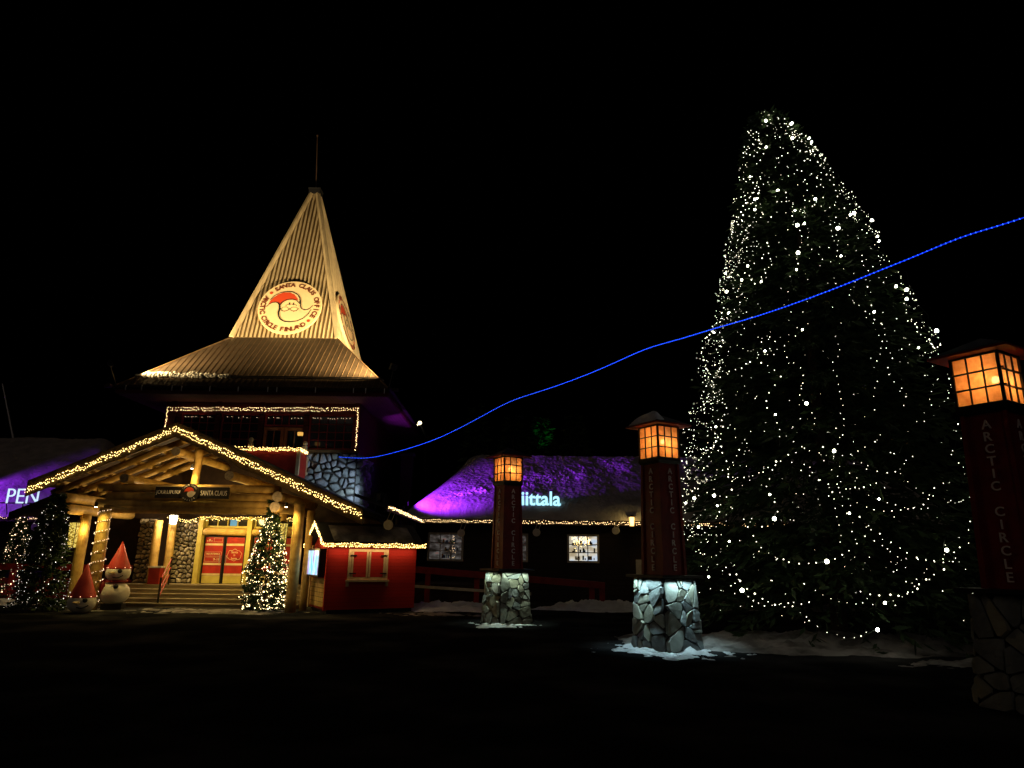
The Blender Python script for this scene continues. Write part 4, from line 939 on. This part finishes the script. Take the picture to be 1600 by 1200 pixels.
for a, b in ((wx0 + .1, mx_ - .01), (mx_ + .01, wx1 - .1)):
    q = MB(); q.bb((a, -.05, wz0 + .085), (b, -.01, wz1 - .085)); sh = q.build('shutter', M['kioskred'], wf)
    q = MB(); q.bb((a, -.064, wz0 + .085), (a + .06, -.051, wz1 - .085)); q.bb((b - .06, -.064, wz0 + .085), (b, -.051, wz1 - .085)); q.build('shutter_edge', M['cream'], sh)
    q = MB()
    for z in (wz0 + .2, wz1 - .2):
        x = a if a < mx_ - .3 else b; dx = .16 if a < mx_ - .3 else -.16; q.bb((x - dx * .35, -.075, z - .02), (x + dx, -.066, z + .02))
    q.build('hinge', M['blackm'], sh)
q = MB(); q.bb((-.055, .12, .2), (-.005, D_ - .12, 1.05)); q.build('counter_front', M['log'], **KL)
q = MB()
for z in (.34, .48, .62, .76, .9): q.bb((-.062, .12, z), (-.056, D_ - .12, z + .012))
q.build('board_joint', M['dark_wood'], **KL)
for y in (.0, D_): q = MB(); q.box((-.03, y, 1.1), (.1, .1, 2.0)); q.build('corner_post', M['kioskred'] if y < 1 else M['cream'], **KL)
tv = thing('display_screen', KC + Matrix.Rotation(TH, 3, 'Z') @ Vector((-.1, 1.05, 1.1)), 'glowing display screen with blue and purple picture in the kiosk end', 'screen', rz=TH)
q = MB(); q.bb((-.16, -.85, .0), (.16, .62, .88)); q.build('casing', M['blackm'], tv, local=True)
q = MB(); q.bb((-.172, -.78, .06), (-.161, .55, .82)); q.build('screen', M['screen'], tv, local=True)
KM = Matrix.Translation(KC) @ Matrix.Rotation(TH, 4, 'Z')
kp_ = [KM @ Vector(p) for p in ((-.3, D_ + .24, KH - .04), (-.3, D_ / 2, KH + .68), (-.3, -.29, KH - .02), (L_ + .24, -.29, KH - .02))]
garland(KC, 'golden light string along the eaves of the red kiosk', kp_, .062, 3, .045, .0138, nrm=(-.3, -.9, 0))
point('kiosk_glow', KM @ Vector((-.5, 1.0, 1.9)), 6, GOLD, .15)

# ------------------------------------------------------------------ shop building on the right
YS = 30.0; xs_l = W(657, 821, 29.2)[0]; zev = W(800, 817, 29.2)[2]
sb = thing('shop_building', (3, YS, 0), 'long low dark log shop under thick snow with a lit name sign', 'building')
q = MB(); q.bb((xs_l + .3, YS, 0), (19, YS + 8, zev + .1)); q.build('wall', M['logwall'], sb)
q = MB(); q.bb((xs_l, 29.12, zev - .07), (19, 29.2, zev + .14)); q.build('eave_board', M['dark_wood'], sb)
q = MB(); q.bb((xs_l, 29.21, zev - .02), (19, YS - .003, zev + .03)); q.build('soffit', M['dark_wood'], sb)
def snow_roof(xl, xr, y0, z0, y1, z1, hip_l, hip_r, seed, nx=230, ny=60, amp=.1):
    q = MB(); vs = []; fs = []
    for j in range(ny + 1):
        v = j / ny * 1.18                                             # 0 eave .. 1 ridge .. beyond
        for i in range(nx + 1):
            u = i / nx; vv = min(v, 1)
            xa = xl + hip_l * (1 - (1 - vv) ** 1.4); xb = xr - hip_r * vv; x = xa + (xb - xa) * u
            edge = min(1, (u * (xb - xa)) / .9, ((1 - u) * (xb - xa)) / .9)
            thick = .55 * math.sqrt(max(0, 1 - (1 - min(1, v / .09)) ** 2)) * math.sqrt(max(0, 1 - (1 - edge) ** 2))
            y = y0 + (y1 - y0) * v; z = z0 + (z1 - z0) * (vv - .06 * max(0, v - .75) * 2) + thick - (max(0, v - 1) * 2.4) ** 1.5 * 3
            if edge <= 0 or j == 0: z = z0 + (z1 - z0) * vv - .02
            else: z += amp * (noise.noise((x * .6, y * .6, seed)) * 1.1 + .35 * noise.noise((x * 2.2, y * 2.2, seed)) + .25 * noise.noise((x * 6, y * 6, seed)) + .26 * noise.noise((x * 11, y * 11, seed)) + .16 * noise.noise((x * 21, y * 21, seed))) * edge
            vs.append((x, y, z))
    for j in range(ny):
        for i in range(nx): a = j * (nx + 1) + i; fs.append((a, a + 1, a + nx + 2, a + nx + 1))
    return q.add(vs, fs)
zrd = W(900, 712, 34.5)[2] - .5
snow_roof(xs_l - .75, 19, 29.05, zev + .16, 34.5, zrd, 2.2, .3, 2, 620, 170, .085).build('snow_roof', M['snow_roof'], sb, smooth=True)
zA, zB = W(900, 878, YS)[2], W(900, 837, YS)[2]
for n_, (a, b, m_) in enumerate(((668, 724, 'shop_dim'), (776, 825, 'shop_dim'), (886, 936, 'shop'))):
    o = bay(W(a, 860, YS)[0], W(b, 860, YS)[0], zA - .04, zB + .06, YS - .005, 3, 3, sb, M['trim'], M[m_], 'window', .04, .09)
    if n_ == 2: o['label'] = 'brightly lit shop window'
GOODS = [mat('goods_' + n, c, .5) for n, c in (('green', (.1, .3, .12)), ('amber', (.6, .3, .05)), ('blue', (.1, .25, .6)), ('dark', (.04, .03, .03)))]
for (pa, pb, lit_) in ((686, 721, 0), (893, 932, 1)):
    xa, xb = W(pa, 860, YS)[0] + .02, W(pb, 860, YS)[0] - .02; zz0, zz1 = zA + .08, zB - .06
    sh_ = MB()
    for t_ in (.3, .62): sh_.bb((xa, YS - .034, zz0 + (zz1 - zz0) * t_), (xb, YS - .031, zz0 + (zz1 - zz0) * t_ + .02))
    so_ = sh_.build('shop_shelf', M['dark_wood'], sb)
    for gi, gm in enumerate(GOODS):
        g2 = MB()
        for k in range(7):
            x = rng.uniform(xa, xb - .1); t_ = rng.choice((.0, .32, .64)); h_ = rng.uniform(.06, .2); g2.bb((x, YS - .05 - gi * .002, zz0 + (zz1 - zz0) * t_ + .005), (x + rng.uniform(.03, .09), YS - .036, zz0 + (zz1 - zz0) * t_ + h_))
        tag(g2.build('shop_goods', gm, so_), kind='stuff')
    if lit_:
        g2 = MB()
        for k in range(90): g2.octa((rng.uniform(xa, xa + .75 * (xb - xa)), YS - .06, zz1 - abs(rng.gauss(0, .2)) - .0), .012)
        tag(g2.build('window_bulbs', M['bulb_y'], so_), kind='stuff')
    else:
        g2 = MB()
        for k in range(26): z_ = rng.uniform(zz0, zz1); g2.octa((xa + .62 * (xb - xa) + rng.gauss(0, .07) * (zz1 - z_ + .2), YS - .06, z_), .009)
        tag(g2.build('window_bulbs', M['bulb_d'], so_), kind='stuff')
q = MB(); xd = W(1000, 870, YS)[0]; q.bb((xd - .45, YS - .06, .15), (xd + .5, YS - .004, 2.25)); d_ = q.build('door', M['dark_wood'], sb); q = MB(); q.bb((xd - .2, YS - .07, 1.0), (xd + .3, YS - .062, 1.75)); q.build('notice', M['trim'], d_)
ss = thing('shop_sign', W(843, 780, 29.35), 'glowing pale blue shop name letters on the snowy roof edge', 'sign')
q = MB(); a, b = W(815, 779, 29.3), W(876, 779, 29.3)
text(q, 'iittala', FRONT(((a[0] + b[0]) / 2, 29.3, W(843, 779, 29.3)[2])), width=b[0] - a[0], height=W(843, 768, 29.3)[2] - W(843, 790.5, 29.3)[2], ext=.03, off=.018); q.build('letters', M['neon'], ss)
q = MB(); zz_ = W(843, 790.5, 29.3)[2]
q.cyl((a[0] - .2, 29.36, zz_ - .03), (b[0] + .1, 29.36, zz_ - .03), .03, n=6)
for k in range(5): x = a[0] + (b[0] - a[0]) * k / 4; q.cyl((x, 29.36, zz_ - .03), (x + .1, 29.25, zev + .1), .02, n=6)
q.build('support_frame', M['blackm'], ss)
garland((2, 29.1, zev), 'light string along the shop eaves', [(xs_l, 29.08, zev + .03), (W(1000, 815, 29.08)[0], 29.08, zev + .03), (12, 29.08, zev + .03)], .085, 2, .06, .0145, m='bulb_w')
def hung_disc(px, py, y, lab):
    p = W(px, py, y); t = thing('hanging_lamp', p, lab, 'hanging lamp', 'round lamps hung under the eaves')
    q = MB(); q.cyl(p, p + Vector((.02, .07, 0)), .16, n=20); q.build('lamp_disc', M['trim'], t); q = MB()
    for dx in (-.06, .1): q.cyl(p + Vector((dx, .03, .1)), p + Vector((dx + .12, .03, .42)), .012, n=5)
    q.build('strap', M['trim'], t)
hung_disc(720, 833, 29.0, 'round hanging lamp over the left shop window'); hung_disc(838, 832, 29.0, 'round hanging lamp just right of the smallest pillar')
hung_disc(962, 829, 29.0, 'round hanging lamp between lit window and eave lantern'); hung_disc(606, 820, 22.5, 'round hanging lamp above the kiosk roof'); hung_disc(53, 823, 28.5, 'round hanging lamp between the two left spruces')
p = hang_lantern(987, 815, 28.95, .36, .2, 'yellow lit lantern under the shop eaves near the middle pillar', 'lamp', 0, GOLD); point('lantern_glow', p + Vector((0, -.3, 0)), 10, GOLD, .1)
# covered walk joining shop and tower
cw = thing('walkway_roof', (xs_l, 25, 0), 'low dark walkway roof edged with lights between kiosk and shop', 'walkway roof')
ya, yb_ = 20.9, 29.0; zc = zev + .0
q = MB(); q.add([(xs_l - 1.0, ya, zc + .35), (xs_l, ya, zc), (xs_l, yb_, zc), (xs_l - 1.0, yb_, zc + .35), (xs_l - 1.0, ya, zc + .45), (xs_l, ya, zc + .1), (xs_l, yb_, zc + .1), (xs_l - 1.0, yb_, zc + .45)], [(0, 3, 2, 1), (4, 5, 6, 7), (0, 1, 5, 4), (1, 2, 6, 5), (2, 3, 7, 6), (3, 0, 4, 7)]); q.build('roof', M['roofdark'], cw)
q = MB(); q.bb((xs_l + .002, ya, zc - .08), (xs_l + .05, yb_, zc + .12)); q.build('eave_board', M['dark_wood'], cw)
for y in (24.6, 28.4): q = MB(); q.cyl((xs_l - .2, y, 0), (xs_l - .2, y, zc + .06), .1, n=12); q.build('post', M['dark_wood'], cw)
garland((xs_l + .08, 25, zc), 'light string along the walkway roof edge', [(xs_l + .08, ya, zc + .03), (xs_l + .08, yb_, zc + .03)], .13, 2, .05, .014, m='bulb_w', nrm=(1, 0, 0))
mound('snow_patch', -5.4, 27.2, 1.2, 1.2, .5, 33, 'snow', 20).location.z = 2.75
# chimney behind
ch = thing('chimney', W(634, 752, 31), 'dark brick chimney between tower and shop', 'chimney'); a, b = W(625, 752, 31), W(644, 712, 31)
q = MB(); q.bb((a[0], 31, 2.5), (b[0], 31.6, b[2])); q.build('stack', M['dark_wood'], ch); q = MB(); q.bb((a[0] - .08, 30.92, b[2] + .002), (b[0] + .08, 31.68, b[2] + .14)); q.build('chimney_cap', M['roofdark'], ch)
# ramp with red rails
rf_ = thing('ramp_fence', (0, 26.5, 0), 'dark red ramp fence with thick sloping rail before the shop', 'fence')
yr = 26.5; a, b = W(640, 889, yr), W(945, 915, yr); q = MB(); dv = b - a
def bar(mb, p, q_, h, d): 
    p, q_ = Vector(p), Vector(q_); o = Vector((0, d / 2, 0)); u = Vector((0, 0, h / 2)); mb.add([p - o - u, q_ - o - u, q_ + o - u, p + o - u, p - o + u, q_ - o + u, q_ + o + u, p + o + u], [(0, 3, 2, 1), (4, 5, 6, 7), (0, 1, 5, 4), (1, 2, 6, 5), (2, 3, 7, 6), (3, 0, 4, 7)])
bar(q, a, b, .24, .14); q.build('top_rail', M['darkred'], rf_)
q = MB(); bar(q, a - Vector((0, -.1, .62)), W(830, 928, yr + .1), .1, .08); q.build('lower_rail', M['trim'], rf_)
for px in (668, 745, 822, 925, 941):
    u = (W(px, 900, yr)[0] - a[0]) / (b[0] - a[0]); p = a.lerp(b, u); q = MB(); q.bb((p[0] - .1, yr + .075, 0), (p[0] + .1, yr + .22, p[2] + .1 - .05)); q.build('fence_post', M['darkred'], rf_)
q = MB(); q.bb((a[0], yr + .3, 0), (W(760, 900, yr)[0], YS - .2, .75)); q.build('ramp_deck', M['dark_wood'], rf_)
# ------------------------------------------------------------------ left building
YL = 30.0; zel = W(50, 812, YL)[2]; lb = thing('left_building', (-28, YL, 0), 'low snow roofed building with purple light at the left edge', 'building'); xle = -19.0
lb.name = 'side_building'
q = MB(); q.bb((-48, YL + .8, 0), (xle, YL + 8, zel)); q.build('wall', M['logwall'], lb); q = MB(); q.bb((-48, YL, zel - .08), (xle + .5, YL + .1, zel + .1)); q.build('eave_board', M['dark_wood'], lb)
snow_roof(-48, xle + 1, YL, zel + .05, 36, W(30, 684, 36)[2] - .4, .3, 3.4, 8, 160, 50).build('snow_roof', M['snow_roof'], lb, smooth=True)
garland((-22, YL, zel), 'faint light string along the left building eaves', [(W(-30, 812, YL)[0], YL - .03, zel + .05), (W(215, 812, YL)[0], YL - .03, zel + .05)], .09, 2, .04, .012, m='bulb_w')
sl_ = thing('neon_sign', W(30, 776, 29.4), 'white neon shop letters standing on the purple lit left roof', 'sign'); q = MB(); a = W(11, 776, 29.4); b = W(60, 776, 29.4)
text(q, 'PEN', FRONT(((a[0] + b[0]) / 2, 29.4, W(30, 775, 29.4)[2])), width=b[0] - a[0], height=.62, ext=.02, off=-.012); q.build('letters', M['neonw'], sl_)
q = MB(); zz_ = W(30, 786, 29.4)[2]; q.cyl((a[0] - .3, 29.44, zz_), (b[0] + .3, 29.44, zz_), .03, n=6)
for k in range(3): q.cyl((a[0] + k * .7, 29.44, zz_), (a[0] + k * .7, 29.6, zel + .2), .02, n=6)
q.build('support_frame', M['blackm'], sl_)
lf = thing('red_fence', W(60, 885, 26), 'red board fence behind the left spruces', 'fence'); q = MB(); a, b = W(-20, 881, 26), W(205, 889, 26); q.bb((a[0], 26, a[2] - .2), (b[0], 26.08, a[2] + .02)); q.build('top_rail', M['red'], lf)
q = MB(); q.bb((a[0], 26.1, .05), (b[0], 26.16, a[2] - .5)); q.build('fence_board', M['darkred'], lf)
for px in (15, 75, 135, 195): x = W(px, 900, 26)[0]; q = MB(); q.bb((x - .09, 26.085, 0), (x + .09, 26.2, a[2] - .04)); q.build('fence_post', M['red'], lf)
fp = thing('flag_pole', W(14, 676, 38), 'thin leaning pole behind the left roof', 'pole'); q = MB(); q.cyl(W(24, 700, 38), W(4, 600, 38), .09, .05, 8); q.build('pole', M['greym'], fp)
# ------------------------------------------------------------------ far trees and lamp mast
for k, (px, y, H, r) in enumerate(((845, 42, 10.5, 2.2), (800, 46, 11.5, 2.6), (740, 50, 13, 2.8), (900, 50, 12.5, 2.8), (1060, 48, 11, 2.6), (560, 52, 10, 2.5), (1560, 40, 9, 2.6))):
    labs = ('spruce behind the shop roof with its top lit green', 'dark spruce just left of the green lit one', 'tall dark spruce farther left behind the shop roof', 'dark spruce right of the green lit one', 'dark spruce behind the middle lantern pillar', 'dark spruce hidden behind the tower', 'dark spruce behind the right edge of the square')
    p = W(px, 870, y); p.z = 0
    if k == 5: continue
    spruce('spruce_tree', labs[k], p, H, cone_prof(H, r, .8), 260, 16, 50 + k, leaf=.6, droop=.3, group='dark spruces beyond the roofs')
p = W(850, 705, 40); p2 = W(852, 690, 42)
spot('green_beam', (p[0] - .3, 38.2, 6.2), W(850, 684, 41), 500, (.03, 1, .2), 19, .7, .1)
lm = thing('lamp_mast', W(660, 760, 46), 'mast with two bright white lamps between tower and shop', 'lamp mast'); h1, h2 = W(656, 661, 46), W(651, 665, 46)
q = MB(); q.tube([W(665, 760, 46), W(664, 680, 46), W(659, 668, 46), h1], .07); q.build('mast', M['blackm'], lm)
for h, r in ((h1, .14), (h2, .1)): q = MB(); q.ball(h, r, 12); q.build('lamp_head', M['masthead'], lm)
point('mast_glow', h1 + Vector((.2, -.6, -.2)), 2, (1, .9, .7), .1)
# ------------------------------------------------------------------ blue light rope across the square
rp = [(530, 714, 26.8), (575, 716, 26.2), (620, 706, 25.4), (690, 683, 24.0), (797, 625, 21.8), (900, 592, 19.4), (1010, 543, 16.8), (1115, 513, 14.4), (1225, 480, 12.6), (1380, 420, 11.2), (1500, 370, 10.2), (1615, 335, 9.4), (1760, 280, 8.6)]
P = [W(*p) for p in rp]; S = []
for i in range(len(P) - 1):
    a, b = P[i], P[i + 1]; n = 8; sag = .012 * (b - a).length
    for k in range(n): u = k / n; S.append(a.lerp(b, u) - Vector((0, 0, sag * 4 * u * (1 - u))))
S.append(P[-1])
for _ in range(5): S = [S[0]] + [(S[i - 1] + S[i] * 2 + S[i + 1]) / 4 for i in range(1, len(S) - 1)] + [S[-1]]
br_ = thing('light_rope', P[4], 'blue light rope strung across the whole square past the giant spruce', 'light rope')
q = MB(); q.tube(S, .009, 6); q.build('rope', M['blue'], br_); q = MB()
for p in resample(S, .075): q.octa(p, .0135)
tag(q.build('bulbs', M['blueb'], br_), kind='stuff')
# ------------------------------------------------------------------ coloured floodlights
PUR = (.3, .025, 1); VIO = (.28, .04, 1)
flood(W(602, 775, 27.9), W(780, 758, 31.2), 'purple floodlight aimed along the shop roof from its left end', 4600, 54, PUR, None, 'coloured floodlights', stand=W(602, 800, 27.9))
flood((xs_l - 1.4, 28.6, 4.0), W(945, 727, 33), 'purple floodlight on the walkway roof beside the shop snow', 15000, 13, PUR, None, 'coloured floodlights', stand=(xs_l - 1.4, 28.6, 3.2))
flood((-25.5, 29.5, 4.3), W(20, 785, 31), 'purple floodlight before the left building', 1700, 90, PUR, None, 'coloured floodlights', stand=(-25.5, 29.95, 3.4))
flood((-5.0, 25.2, 3.9), (XC + 2.6, YT, 4.2), 'small cold white floodlight facing the tower boulders', 260, 72, (.62, .8, 1), None, 'coloured floodlights', stand=(-5.0, 25.2, 3.2))
flood((-4.3, 27.6, 3.9), (XC + HE + .35, 30.3, 8.0), 'purple floodlight under the right side of the tower eaves', 1100, 36, VIO, None, 'coloured floodlights', stand=(-4.3, 27.6, 3.2))
mound('snow_patch', -9.8, 22.5, 6.5, 1.7, .11, 21, 'snow_dirty', 130)
mound('snow_patch', -2.0, 22.6, 4.0, 1.5, .1, 23, 'snow_dirty', 110)
mound('snow_patch', 9.0, 13.2, 3.5, 1.2, .13, 27, 'snow_dirty', 90)
